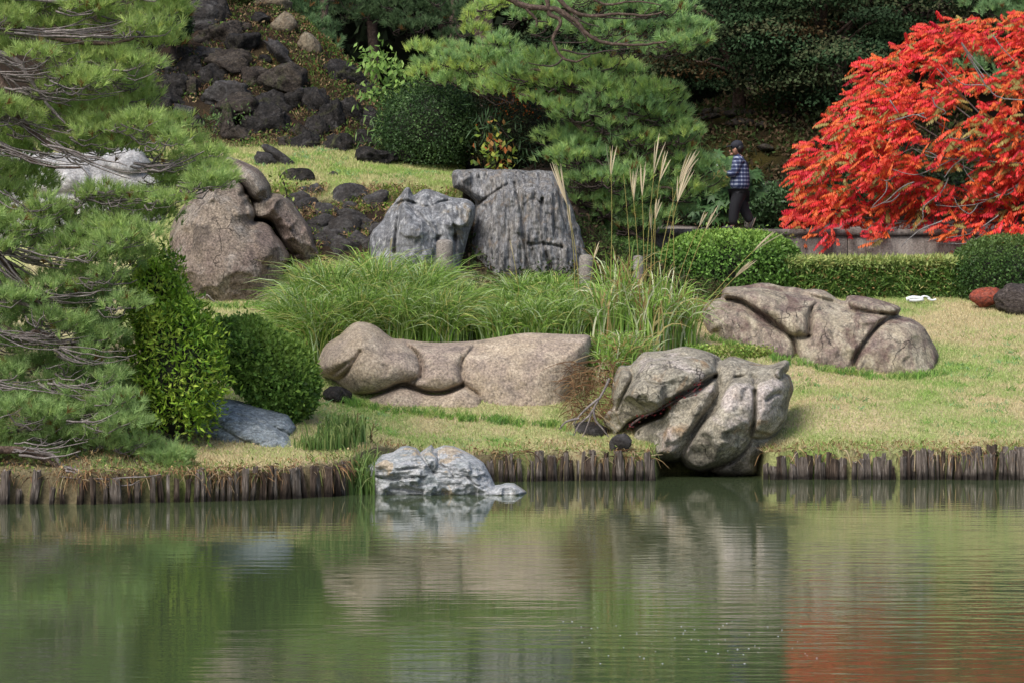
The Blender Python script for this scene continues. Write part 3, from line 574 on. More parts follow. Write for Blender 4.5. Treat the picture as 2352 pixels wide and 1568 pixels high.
rWh = relief_rock('boulder', [(-60, 420), (-20, 360), (60, 345), (140, 352), (230, 345), (290, 338), (325, 345), (350, 375), (385, 400), (392, 470), (388, 560), (380, 640), (330, 690), (100, 700), (-60, 640)], 62.3, .8, 90, M['whitestone'], step=4, lean=.4, noise=(.1, 1.6), rid=.04, sharp=3,
    lobes=[([(250, 345), (330, 350), (350, 380), (300, 400), (240, 380)], .25, 20), ([(20, 360), (180, 360), (200, 430), (60, 440)], .2, 40)])
tag(rWh, 'whitish boulder glimpsed behind the branches of the near pine', 'boulder')
zG = lambda p: Z(1400, 1700, .3189, p)
rG = relief_rock('boulder', zG([(175, 580), (230, 500), (330, 430), (380, 370), (540, 335), (640, 262), (720, 250), (830, 282), (885, 335), (960, 280), (1022, 238), (1060, 292), (1180, 246), (1300, 260), (1420, 310), (1460, 330), (1560, 382), (1680, 470), (1760, 620), (1820, 748), (1880, 742), (1960, 720), (2060, 726), (2130, 770), (2218, 835), (2150, 930), (1900, 960), (300, 960), (275, 700)]),
    49.0, .55, 55, M['whiterock'], step=2.0, chips=40, chip_r=(10, 34), lean=.45, noise=(.04, 3.5), stretch=(.8, 1, 2.0), rid=.045, facet=.05, sharp=1, fine=.012,
    lobes=[(zG([(200, 580), (380, 380), (640, 270), (860, 320), (1050, 560), (900, 640), (300, 620)]), .16, 22), (zG([(900, 340), (1020, 245), (1095, 340), (1100, 480), (1040, 560), (960, 440)]), .14, 12), (zG([(1290, 480), (1400, 430), (1600, 480), (1740, 640), (1500, 640), (1320, 600)]), .12, 14),
           (zG([(640, 650), (860, 640), (880, 740), (760, 780), (640, 740)]), .10, 10), (zG([(940, 800), (1040, 750), (1120, 800), (1120, 930), (920, 930)]), .10, 8), (zG([(1840, 760), (2060, 730), (2200, 830), (2150, 900), (1840, 900)]), .14, 14)],
    grooves=[(zG([(350, 590), (600, 560), (800, 530), (950, 560), (1080, 600)]), .07, 3), (zG([(300, 640), (560, 680), (800, 650)]), .08, 3), (zG([(880, 340), (960, 470), (1040, 580)]), .09, 3), (zG([(1110, 330), (1120, 480), (1260, 560), (1300, 660)]), .08, 3), (zG([(500, 800), (700, 800), (900, 820)]), .08, 4), (zG([(1480, 640), (1560, 740), (1620, 760)]), .08, 3)])
tag(rG, 'pale marbled rock with jagged crest standing in the water at the shore', 'rock')
rH = relief_rock('rock', [(440, 915), (490, 910), (540, 918), (610, 935), (662, 952), (680, 980), (676, 998), (702, 1022), (706, 1056), (680, 1090), (590, 1085), (500, 1035), (445, 1000)], 49.6, .6, 46, M['slate'], step=2.2, lean=1.0, noise=(.04, 3), stretch=(1, 1, 2), rid=.04, facet=.03, sharp=1,
    lobes=[([(490, 935), (600, 960), (680, 1020), (690, 1050), (600, 1030), (500, 975)], .15, 18)], grooves=[([(500, 940), (600, 968), (670, 1000)], .1, 4)])
tag(rH, 'low sloping blue-grey slab poking out beneath the clipped shrub', 'rock')
def lump(name, u, v, d, wu, hv, dep, seed, mat, label=None, cat=None, parent=None, rot=0., amp=.2, cuts=5, n=(26, 16), rid=.1):
    c = at(u, v, d); k = d / F_PX
    P, F = blob(c, (wu * k, dep, hv * k), seed, n, amp, 1.3, cuts, rot, rid)
    o = mk(name, P, F, mat, parent, smooth=True)
    if label: tag(o, label, cat)
    return o
lump('rock', 775, 908, 53.6, 34, 24, .2, 3, M['lava'], 'small black rock on the lawn at the torso-shaped boulder\'s left foot', 'rock')
lump('rock', 1428, 1022, 51.9, 26, 24, .18, 5, M['rubble'], 'small dark grey stone wedged at the foot of the overhanging boulder', 'rock')
lump('rock', 1352, 992, 53.35, 50, 24, .35, 8, M['rubble'], 'dark rock sunk in the hollow between the two shore boulders', 'rock')
lump('rock', 2266, 680, 61.25, 36, 23, .25, 11, M['redrock'], 'small rust-red rock at the foot of the dark clipped shrub', 'rock')
lump('rock', 2352, 692, 61.0, 66, 44, .45, 14, M['petrified'], 'dark furrowed stump-like rock at the right edge of the lawn', 'rock', amp=.12, rid=.2)
# stone marker posts
def mpost(u, v0, v1, d, wpx, label, cone):
    k = d / F_PX; r = wpx / 2 * k; top = at(u, v0, d); bot = at(u, v1, d)
    h = top[2] - bot[2]; prof_ = [(1.05, -.3), (1.0, 0), (1.0, h * .3), (.97, h * .7), (.98, h - r * .45), (.8, h - r * .18), (.42, h - .01), (.02, h)]
    nS = 10; V = []; F = []
    for rr, z in prof_:
        for i in range(nS):
            a = 2 * math.pi * i / nS; j = 1 + .05 * math.sin(i * 7 + z * 9); V.append((bot[0] + r * rr * j * math.cos(a), d + r * rr * j * math.sin(a), bot[2] + z))
    I = np.arange(len(V)).reshape(-1, nS); J = np.roll(I, -1, 1)
    o = mk('marker_post', V, np.stack([I[:-1], J[:-1], J[1:], I[1:]], -1).reshape(-1, 4), M['poststone'], smooth=True); tag(o, label, 'post', 'short stone posts in the tall grass')
mpost(1021, 549, 680, 59.2, 40, 'short stone post in front of the pale blue-grey standing stone', 1)
mpost(1466, 586, 740, 58.4, 24, 'slim stone post among the miscanthus beside the round green shrub', 1)
mpost(1346, 584, 700, 59.4, 34, 'short stone post at the right foot of the dark standing stone', 1)

# ------------------------------------------------------------------ hillside rocks and rubble: stones are parts
hillrock = empty('rock_outcrop', at(600, 340, 67), 'steep outcrop of piled black lava rocks on the hill at the upper left', 'rock outcrop')
z6 = lambda x, y: Z(600, 0, .3827, [(x, y)])[0]
R1 = [(40, 230, 130, 120, 0), (-60, 450, 130, 120, 0), (-40, 700, 140, 120, 0), (20, 960, 130, 110, 0), (250, 420, 120, 90, .3), (200, 1080, 100, 80, 0), (-150, 900, 120, 110, 0), (520, 230, 160, 130, 0), (610, 400, 130, 85, .2), (780, 390, 130, 110, 0), (1130, 210, 115, 90, .3), (980, 490, 140, 115, -.3), (590, 570, 130, 95, 0), (820, 670, 180, 95, -.2), (340, 600, 130, 120, -.6), (400, 740, 120, 110, -.5), (680, 840, 170, 125, 0), (850, 1030, 185, 105, -.15),
      (1080, 830, 170, 125, 0), (1420, 880, 220, 165, 0), (1720, 1130, 180, 170, -.3), (255, 960, 95, 110, 0), (330, 1190, 150, 115, 0), (780, 1370, 95, 170, .1), (940, 1440, 130, 120, 0), (1280, 1320, 160, 160, -.7), (600, 1030, 70, 65, 0), (1340, 560, 170, 60, -.7), (1560, 1400, 130, 110, 0), (930, 1180, 210, 110, 0), (1200, 640, 80, 70, .4),
      (1260, 1130, 160, 110, 0), (140, 740, 90, 110, .3), (420, 950, 90, 90, 0), (1000, 300, 90, 80, .2), (740, 210, 90, 120, 0), (90, 380, 130, 120, 0), (640, 110, 130, 80, 0), (1420, 1500, 120, 70, 0), (60, 1130, 120, 100, 0), (500, 1290, 90, 70, 0), (1560, 1050, 120, 90, 0), (1850, 1320, 110, 150, .2)]
def hillside_depth(u, v, d0=63., d1=76.):
    """depth where the ray through (u, v) meets the ground"""
    ds = np.arange(d0, d1, .1); P = at(np.full_like(ds, u), np.full_like(ds, v), ds); g = zg(P[:, 0], P[:, 1]) - P[:, 2]
    k = np.where(g > 0)[0]; return ds[k[0]] if len(k) else None
for i, (x, y, rx, ry, ro) in enumerate(R1):
    u, v = z6(x, y); dd = hillside_depth(u, v) or 69.5
    sz = (1.15, 1.6, 1.05, 1.4)[i % 4]; lump('rock', u, v, dd - .05, rx * .2197 * sz, ry * .2197 * sz * 1.05, rx * .2197 * dd / F_PX * sz * .9, 30 + i, (M['lava'], M['lavabrown'], M['lava'], M['lavabrown'], M['rubble'])[(i * 7) % 5], parent=hillrock, rot=ro, amp=.5, cuts=12, rid=.22, n=(34, 22))
R2 = [(760, 880, 85, 130, .2), (650, 930, 70, 90, 0), (875, 810, 75, 80, 0), (1075, 920, 95, 140, .2), (1040, 1115, 150, 60, 0), (840, 545, 110, 90, -.5), (560, 1010, 80, 80, 0), (1180, 1000, 110, 110, 0), (790, 1030, 90, 70, 0), (960, 1010, 90, 110, 0), (1240, 1120, 120, 70, 0), (970, 660, 80, 60, 0)]
for i, (x, y, rx, ry, ro) in enumerate(R2):
    u, v = Z(900, 0, .5741, [(x, y)])[0]; dd = hillside_depth(u, v) or 67.5
    lump('rock', u, v, dd - .05, rx * .3297 * 1.15, ry * .3297 * 1.2, rx * .3297 * dd / F_PX * 1.0, 90 + i, M['lava'], parent=hillrock, rot=ro, amp=.5, cuts=8, rid=.34, n=(34, 22))
for i, (x, y, rx, ry, ro) in enumerate([(1290, 60, 150, 90, -.2), (1400, 260, 130, 90, -.3), (1640, 470, 120, 80, -.7), (1140, 20, 120, 70, 0)]):
    u, v = z6(x, y); dd = hillside_depth(u, v) or 69.8
    tag(lump('rock', u, v, dd - .1, rx * .2197 * 1.4, ry * .2197 * 1.4, rx * .2197 * dd / F_PX * 1.2, 120 + i, M['tanrock'], parent=hillrock, rot=ro, amp=.15, cuts=5), 'smooth tan rock on the hill crest')
rub = empty('rubble_bank', at(850, 560, 61), 'low bank of broken dark stones holding up the upper grass terrace', 'rubble bank')
R3 = [(550, 480, 125, 90, 0, .0), (170, 290, 130, 70, -.3, 0), (340, 270, 190, 75, -.6, 0), (560, 720, 110, 75, -.3, 0), (620, 640, 70, 50, 0, 0), (1130, 690, 180, 105, 0, 0), (1450, 740, 115, 90, .3, 0), (1130, 830, 75, 60, 0, 0), (1170, 960, 130, 85, -.4, 0), (1090, 1080, 130, 120, 0, 0), (1330, 1010, 125, 75, -.2, 0), (840, 860, 95, 75, 0, 0),
      (800, 980, 120, 75, 0, 0), (860, 1180, 135, 95, 0, 0), (660, 800, 95, 90, .3, 0), (740, 620, 70, 60, 0, 0), (980, 860, 70, 60, 0, 0), (1500, 1100, 110, 100, 0, 0), (1250, 1180, 120, 90, 0, 0), (1050, 1260, 120, 90, 0, 0), (1400, 1230, 120, 90, 0, 0), (720, 1080, 100, 90, 0, 0), (900, 1060, 90, 60, 0, 0), (950, 430, 60, 30, 0, 0)]
for i, (x, y, rx, ry, ro, _) in enumerate(R3):
    u, v = Z(1000, 550, .3507, [(x, y)])[0]; dd = hillside_depth(u, v, 59.5, 68.) or 62
    lump('stone', u, v, dd, rx * .2013 * 1.55, ry * .2013 * 1.6, rx * .2013 * dd / F_PX * 1.0, 150 + i, M['rubble'] if i else M['lava'], parent=rub, rot=ro, amp=.22, cuts=9, rid=.06)

# ------------------------------------------------------------------ retaining wall of the path
acc = Acc()
def box(x0, x1, y0, y1, z0, z1):
    V = np.array([(x, y, z) for z in (z0, z1) for y in (y0, y1) for x in (x0, x1)], float)
    return V, np.array([[0, 1, 5, 4], [1, 3, 7, 5], [3, 2, 6, 7], [2, 0, 4, 6], [4, 5, 7, 6], [0, 2, 3, 1]])
wallr = empty('retaining_wall', (8, 65.4, 2.6), 'low grey-brown concrete retaining wall along the path behind the hedge', 'wall')
xw = 1.6; i = 0
while xw < 26:
    L = 2.4
    V, F = box(xw, xw + L - .015, 65.3 + .004 * (i % 2), 65.52, 2.3, 3.74 - .003 * i); mk('panel', V, F, M['concrete'], wallr)
    V, F = box(xw - .0, xw + L - .01, 65.25, 65.56, 3.745 - .003 * i, 3.865 - .003 * i); mk('coping', V, F, M['concrete'], wallr)
    xw += L; i += 1
# ------------------------------------------------------------------ log edging: each log a part
def log_mesh(seed, dark):
    r = np.random.default_rng(seed); nS = 10; zs = [-1.0, -.3, 0, .15, .3, .42, .5]
    V = []; ph = r.uniform(0, 6, 3)
    for zi, z in enumerate(zs):
        for i in range(nS):
            a = 2 * math.pi * i / nS; rr = (1 + .16 * math.sin(3 * a + ph[0]) + .13 * math.sin(5 * a + ph[1] + z * 3) + r.uniform(-.12, .12)) * (1 - .07 * max(0, z - .3) / .2 * (seed % 2))
            zz = z + (r.uniform(-.055, .012) if zi == len(zs) - 1 else 0)
            V.append((rr * math.cos(a), rr * math.sin(a), zz))
    V.append((0, 0, .475)); I = np.arange(nS * len(zs)).reshape(-1, nS); J = np.roll(I, -1, 1)
    F4 = np.stack([I[:-1], J[:-1], J[1:], I[1:]], -1).reshape(-1, 4); c = len(V) - 1
    F3 = np.array([[I[-1, i], J[-1, i], c] for i in range(nS)])
    me = bpy.data.meshes.new('log'); me.from_pydata(V, [], [tuple(map(int, f)) for f in F4] + [tuple(map(int, f)) for f in F3])
    me.materials.append(M['logdark'] if dark else M['log'])
    return me
LOGS = [log_mesh(s, s % 3 == 0) for s in range(9)]
r_ = np.random.default_rng(5)
fr = Acc()
def edging(label, us, ws, tops):
    u0 = us[len(us) // 2]; X0 = (u0 - 1176) / F_PX * np.interp(u0, BANK[:, 0], BANK[:, 1])
    root = empty('log_edging', (X0, float(bank_y(X0)), 0), label, 'log edging')
    for u, wpx, tp in zip(us, ws, tops):
        d = np.interp(u, BANK[:, 0], BANK[:, 1]); rad = wpx / 2 / F_PX * d; X = (u - 1176) / F_PX * d
        o = bpy.data.objects.new('log', LOGS[int(r_.integers(0, 9))]); COL.objects.link(o); o.parent = root
        o.location = (X - X0, float(bank_y(X)) - .07 - rad * .6 + r_.uniform(-.05, .03) - float(bank_y(X0)), tp - .48)
        o.scale = (rad, rad * .9, 1); o.rotation_euler = (r_.normal() * .05, r_.normal() * .06, r_.uniform(0, 6.28))
    return root
zl = [(30, 60, .50), (210, 60, .50), (110, 34, .22), (320, 30, .26), (400, 34, .22), (500, 44, .42), (590, 40, .40), (660, 30, .3), (740, 74, .38), (820, 30, .3), (870, 34, .32), (960, 36, .38), (1010, 34, .4), (1060, 22, .42), (1110, 32, .34), (1170, 34, .34), (1232, 36, .48), (1278, 36, .50), (1315, 30, .46), (1360, 28, .32), (1400, 30, .35), (1440, 30, .36), (1485, 34, .44), (1540, 42, .48), (1582, 36, .50), (1640, 36, .40), (1700, 30, .5), (1725, 26, .46),
      (1790, 56, .38), (1862, 64, .47), (1915, 34, .47), (1965, 40, .47), (2005, 30, .45), (2062, 60, .46), (2118, 44, .45), (2150, 34, .52)]
us = [x * .3662 for x, w, t in zl]; edging('row of weathered grey logs edging the near left bank under the pine', [-300, -260, -225, -180, -140, -100, -60, -30] + us, [20] * 8 + [w * .3662 for x, w, t in zl], [.4] * 8 + [t * .92 for x, w, t in zl])
us = [u + r_.uniform(-3, 3) for u in np.arange(1112, 1500, 12.5)]; edging('row of dark rotting logs edging the middle bank beside the marbled rock', us, [r_.uniform(7, 20) for _ in us], [r_.uniform(.22, .47) for _ in us])
us = [u + r_.uniform(-4, 4) for u in np.arange(1762, 2760, 14.0)]
edging('row of broken grey-brown logs edging the right bank in front of the lawn', us, [r_.uniform(8, 25) if u < 2090 else r_.uniform(10, 26) for u in us], [r_.uniform(.2, .45) if u < 2090 else r_.uniform(.36, .52) for u in us])
# dry grass hanging over the edging
n = 6000; u = rng.uniform(-300, 2740, n); keep = ~((u > 1500) & (u < 1752)) & ~((u > 835) & (u < 1110)); u = u[keep]; n = len(u)
d = np.interp(u, BANK[:, 0], BANK[:, 1]); X = (u - 1176) / F_PX * d; by = bank_y(X)
dens = fbm(np.c_[X * 2.2, 0 * X, 0 * X], 3); k2 = rng.uniform(size=n) < np.clip(.5 + 1.2 * dens, .12, 1); X = X[k2]; by = by[k2]; n = len(X)
t = np.linspace(0, 1, 4)[None, :, None]; out = rng.uniform(.02, .22, n)[:, None, None]; sx = rng.normal(size=n)[:, None, None] * .10; L = rng.uniform(.05, .34, n)[:, None, None]
st = np.stack([X, by + rng.uniform(-.03, .15, n), .42 + rng.uniform(-.12, .06, n)], -1)[:, None]
P = st + np.concatenate([sx * t, -out * (t ** .7) - .05, .09 * t - L * t ** 2], -1)
V, F = ribbons(P, rng.uniform(.003, .009, n)[:, None] * np.array([1, 1, .8, .3])[None])
pal = np.array([[.40, .28, .14], [.30, .18, .09], [.20, .11, .06], [.48, .38, .24], [.16, .20, .06], [.10, .06, .04]])
cc = pal[rng.integers(0, 6, n)] * rng.uniform(.6, 1.2, (n, 1))
tag(mk('dry_grass', V, F, M['dry'], None, np.repeat(cc, 8, 0)), kind='stuff')
# rough growth on top of the edge, hill slope, rubble and forest floor
def scrub(name, n, x0, x1, y0, y1, cond, pal, h, w, leafy=.5):
    x = rng.uniform(x0, x1, n); y = rng.uniform(y0, y1, n); P = np.c_[x, y, zg(x, y)]; k = cond(P); P = P[k]; n = len(P)
    nf = fbm(P * 1.4 + 3, 3); a = Acc(); pal = np.array(pal); idx = np.clip(((nf + .6) / 1.2 * len(pal)).astype(int) + rng.integers(-1, 2, n), 0, len(pal) - 1)
    c = pal[idx] * rng.uniform(.6, 1.3, (n, 1)); lf = rng.uniform(size=n) < leafy
    A = np.c_[rng.normal(size=(n, 2)) * .6, np.ones(n)]
    if lf.any():
        Pl = P[lf] + rng.uniform(0, 1, (lf.sum(), 1)) * np.array([0, 0, h]); D = rng.normal(size=(lf.sum(), 3)) + [0, -.3, .3]; N = rng.normal(size=(lf.sum(), 3)) * .7 + [0, -.4, 1]
        V, F = leaves(Pl, D, N, rng.uniform(.5, 1.2, lf.sum()) * w * 4.5, rng.uniform(.6, 1.1, lf.sum()) * w * 2.4); a.add(V, F, np.repeat(c[lf], 4, 0))
    g = ~lf
    if g.any():
        t = np.linspace(0, 1, 4)[None, :, None]; m = g.sum(); dx = rng.normal(size=(m, 1, 2)) * .6 * h
        Pb = P[g][:, None] + np.concatenate([dx * t ** 1.5, h * rng.uniform(.4, 1.3, (m, 1, 1)) * (t * 1.4 - .6 * t ** 2)], -1)
        V, F = ribbons(Pb, w * .45 * np.array([1, .9, .6, .1])[None] * rng.uniform(.6, 1.2, (m, 1))); a.add(V, F, np.repeat(c[g], 8, 0))
    return tag(a.build(name, M['dull']), kind='stuff')
scrub('weeds', 40000, -7.5, 1, 66, 75, lambda P: (P[:, 2] > 5.3) & (fbm(P * .9 + 2, 3) > np.where(P[:, 0] > -3.6 + (P[:, 1] - 66) * -.35, -.65, -.30)), [[.20, .13, .07], [.09, .13, .03], [.15, .09, .05], [.06, .11, .025], [.26, .19, .10], [.11, .16, .04], [.14, .07, .035], [.08, .14, .03]], .13, .018, .6)
scrub('weeds', 15000, -5.2, -1, 60.4, 63.2, lambda P: (P[:, 2] < 4.6) & (fbm(P * 1.7 + 2, 3) > -.05), [[.38, .27, .15], [.28, .17, .09], [.12, .17, .04], [.20, .28, .05], [.34, .22, .12]], .13, .016, .4)
scrub('weeds', 22000, 1, 10, 69.2, 80, lambda P: fbm(P * .8 + 8, 3) > -.2, [[.035, .05, .018], [.05, .07, .022], [.09, .06, .035], [.04, .065, .02], [.10, .07, .04], [.03, .035, .018]], .22, .03, .85)
scrub('weeds', 16000, -9.5, 2.2, 46.9, 52.6, lambda P: ((P[:, 1] - bank_y(P[:, 0]) < .55) & (P[:, 1] - bank_y(P[:, 0]) > 0)) | (P[:, 0] < -4.2 + rng.normal(size=len(P)) * .3), [[.40, .29, .15], [.26, .15, .08], [.13, .20, .045], [.36, .24, .12], [.20, .27, .07], [.45, .35, .2]], .10, .014, .35)
scrub('weeds', 2500, 3.6, 8.6, 51.8, 53, lambda P: (P[:, 1] - bank_y(P[:, 0]) < .5) & (P[:, 1] - bank_y(P[:, 0]) > 0), [[.42, .31, .17], [.28, .17, .09], [.17, .22, .05], [.36, .24, .12]], .09, .013, .2)
scrub('weeds', 9000, -.8, 4.4, 59.8, 65.2, lambda P: P[:, 2] < 4.4, [[.05, .08, .025], [.035, .055, .02], [.08, .06, .035], [.07, .11, .03]], .25, .022, .7)
scrub('fallen_leaves', 2500, -3.5, 2.5, 51.9, 57, lambda P: P[:, 1] < 57, [[.42, .30, .16], [.30, .18, .09], [.5, .42, .28]], .02, .008, 1)

# ------------------------------------------------------------------ long grasses
def fountain(name, label, bases, H, n, R, cols, wid, cat='ornamental grass', droop=1.0, group=None):
    bases = np.array(bases); i = rng.integers(0, len(bases), n); b = bases[i, :3] + np.c_[rng.normal(size=n) * .13, rng.normal(size=n) * .12, np.zeros(n)]; hs = bases[i, 3]
    a = rng.uniform(0, 2 * math.pi, n); out = R * rng.uniform(.15, 1.2, n) * hs; h = H * hs * rng.uniform(.55, 1.1, n)
    t = np.linspace(0, 1, 7)[None]; ro = out[:, None] * t ** 1.7; z = h[:, None] * (1.75 * t - (.75 + .35 * droop * rng.uniform(0, 1.6, (n, 1)) * (out / (R + 1e-6))[:, None]) * t ** 2.2)
    P = np.stack([b[:, 0, None] + ro * np.cos(a)[:, None], b[:, 1, None] + ro * np.sin(a)[:, None], b[:, 2, None] + z], -1)
    W = wid * rng.uniform(.6, 1.3, (n, 1)) * np.array([.9, 1, 1, .9, .7, .45, .08])[None]
    V, F = ribbons(P, W); cols = np.array(cols); c = cols[rng.integers(0, len(cols), n)] * rng.uniform(.75, 1.25, (n, 1))
    tt = np.tile(np.repeat(np.linspace(.0, 1, 7), 2), n)[:, None]; cv = np.repeat(c, 14, 0); cv = cv * (1 - .12 * tt) + np.array([.60, .62, .24]) * .12 * tt
    root = empty(name, bases[:, :3].mean(0), label, cat, group)
    o = mk('blades', V, F, M['leaf'], root, cv); tag(o, kind='stuff')
    return root
def gpt(u, v, d): p = at(u, v, d); return [p[0], d, float(zg(p[0], d)[0])]
GC = [[.14, .28, .035], [.20, .37, .05], [.08, .18, .025], [.28, .43, .08], [.16, .31, .045], [.32, .46, .14], [.46, .45, .14], [.42, .53, .29]]
B1 = [gpt(u, 790, d) + [h] for u, d, h in [(690, 55.7, .98), (735, 55.3, .95), (770, 56.2, 1.2), (820, 55.5, 1.1), (870, 56.2, 1.22), (920, 55.5, 1.04), (970, 56.2, 1.05), (1010, 55.5, .92), (1050, 56.2, .85), (720, 56.6, 1.1), (850, 57, 1.22), (980, 57, 1.05)]]
fountain('grass_clump', 'big arching green grass clump behind the torso-shaped boulder, left of the short post', B1, 1.16, 11000, .84, GC, .0092)
B2 = [gpt(u, 780, d) + [h] for u, d, h in [(1150, 55.7, .70), (1180, 56.2, .72), (1225, 55.6, .74), (1265, 56.3, .80), (1305, 55.7, .72), (1335, 56.4, .66), (1200, 57, .85), (1270, 57, .85)]]
fountain('grass_clump', 'lower green grass clump in front of the dark standing stone', B2, 1.05, 6800, .76, GC, .009)
B3 = [gpt(u, 800, d) + [h] for u, d, h in [(1400, 55.6, .9), (1440, 55.9, 1.05), (1480, 55.5, 1.0), (1520, 56, 1.1), (1560, 56.2, .95), (1420, 56.6, 1.1)]]
MC = [[.18, .35, .05], [.28, .44, .09], [.48, .56, .32], [.45, .38, .16], [.34, .19, .08], [.60, .62, .42], [.13, .27, .04], [.30, .45, .10], [.22, .38, .06], [.24, .40, .07]]
misc = fountain('miscanthus', 'tall sparse miscanthus with pale feathery plumes between the two shore boulders', B3, 1.25, 900, .66, MC, .0115, 'ornamental grass')
B4 = [gpt(u, 860, d) + [h] for u, d, h in [(1375, 54.9, .5), (1400, 54.6, .55), (1430, 54.8, .6), (1470, 55, .5), (1550, 55.2, .4)]]
fountain('grass_clump', 'shaggy yellowing grass tumbling into the gap between the two shore boulders', B4, 1.1, 1700, .75, MC, .0095)
def stalk(base, tip, bend, plume, wid=.008):
    p0 = np.array(base); p3 = np.array(tip); t = np.linspace(0, 1, 9)[:, None]
    P = p0 * (1 - t) + p3 * t + np.array([bend, 0, 0]) * (4 * t * (1 - t))
    V, F = tubes(P, np.linspace(wid, wid * .5, 9)[None].repeat(1, 0)[0], 4)
    o = mk('stalk', V, F, M['leaf'], misc, [.42, .36, .12])
    if plume:
        L, m = plume; dr = nrm(P[-1] - P[-3]); st = P[-1] - dr * L * .9
        A = Acc()
        for q in range(m):
            e = dr * L * rng.uniform(.75, 1.1) + np.array([rng.normal() * .12 * L, rng.normal() * .1 * L, 0]); tt = np.linspace(0, 1, 5)[:, None]
            C = st + e * tt + np.array([.05 * L, 0, -.06 * L]) * tt ** 2
            V, F = ribbons(C[None], np.array([[.003, .008, .010, .008, .002]])); A.add(V, F, np.array([.62, .52, .36]) * rng.uniform(.8, 1.25))
        A.build('plume', M['dry'], misc)
for u0, v0, u1, v1, bd, pl in [(1395, 760, 1401, 336, .05, (.55, 4)), (1480, 770, 1512, 318, -.05, (.65, 4)), (1488, 770, 1523, 355, -.05, (.5, 4)), (1470, 780, 1447, 388, .05, (.6, 5)), (1480, 780, 1472, 376, .02, (.6, 4)), (1500, 760, 1582, 352, -.12, (.6, 7)), (1515, 770, 1576, 392, -.1, (.6, 8)),
                               (1500, 770, 1506, 455, 0, (.4, 5)), (1490, 760, 1496, 480, .02, (.4, 4)), (1540, 790, 1645, 478, -.1, (.45, 7)), (1530, 770, 1622, 488, -.1, (.3, 3)), (1560, 800, 1728, 600, -.1, (.45, 8)), (1545, 800, 1775, 534, -.1, (.5, 3)), (1330, 700, 1276, 383, .1, (.75, 6)), (1320, 700, 1304, 470, .04, (.5, 4)), (1350, 690, 1368, 560, 0, (.3, 3)), (1195, 680, 1171, 552, .02, (.25, 3)), (885, 640, 899, 548, 0, (.2, 3)), (1450, 720, 1432, 400, .03, None), (1550, 700, 1545, 430, 0, None)]:
    b = gpt(u0, v0, 56.0); b[2] -= 0.0
    stalk(at(u0, max(v0, 700), 56.3), at(u1, v1, 56.2), bd, pl)
# iris-like clump at the shore, herb stems
B5 = [gpt(u, 1080, d) + [h] for u, d, h in [(720, 49.2, .35), (750, 49.3, .45), (780, 49.5, .6), (770, 50.0, .7), (800, 50.2, .7)]] + [[(u - 1176) / F_PX * d, d, -.12, h] for u, d, h in [(818, 48.9, 1.25), (830, 49.0, 1.2), (842, 49.2, 1.1), (826, 49.3, 1.35), (850, 49.7, 1.2)]]
fountain('iris_clump', 'dark green strap-leaved clump at the corner of the log edging by the marbled rock', B5, .60, 1500, .20, [[.06, .13, .03], [.10, .19, .04], [.14, .24, .06], [.08, .15, .03], [.20, .25, .08]], .009, 'water plant')
hb = empty('dry_weed', gpt(830, 1060, 50.4), 'thin reddish dry weed stems standing behind the iris clump', 'weed')
A = Acc()
for u0, u1, v1 in [(815, 822, 945), (822, 818, 975), (838, 858, 968), (842, 850, 1000), (828, 835, 985), (812, 806, 1000)]:
    t = np.linspace(0, 1, 6)[:, None]; P = at(u0, 1075, 50.4) * (1 - t) + at(u1, v1, 50.4) * t + rng.normal(size=(6, 3)) * .012
    V, F = tubes(P, np.full(6, .006), 4); A.add(V, F, [.20, .10, .06])
    for q in range(12):
        s = P[3] * (1 - q / 12) + P[5] * q / 12; e = s + np.array([rng.normal() * .05, rng.normal() * .03, rng.uniform(.01, .06)]); V, F = tubes(np.stack([s, (s + e) / 2, e]), np.array([.003, .003, .007]), 3); A.add(V, F, [.16, .10, .07])
tag(A.build('stems', M['dry'], hb), kind='stuff')

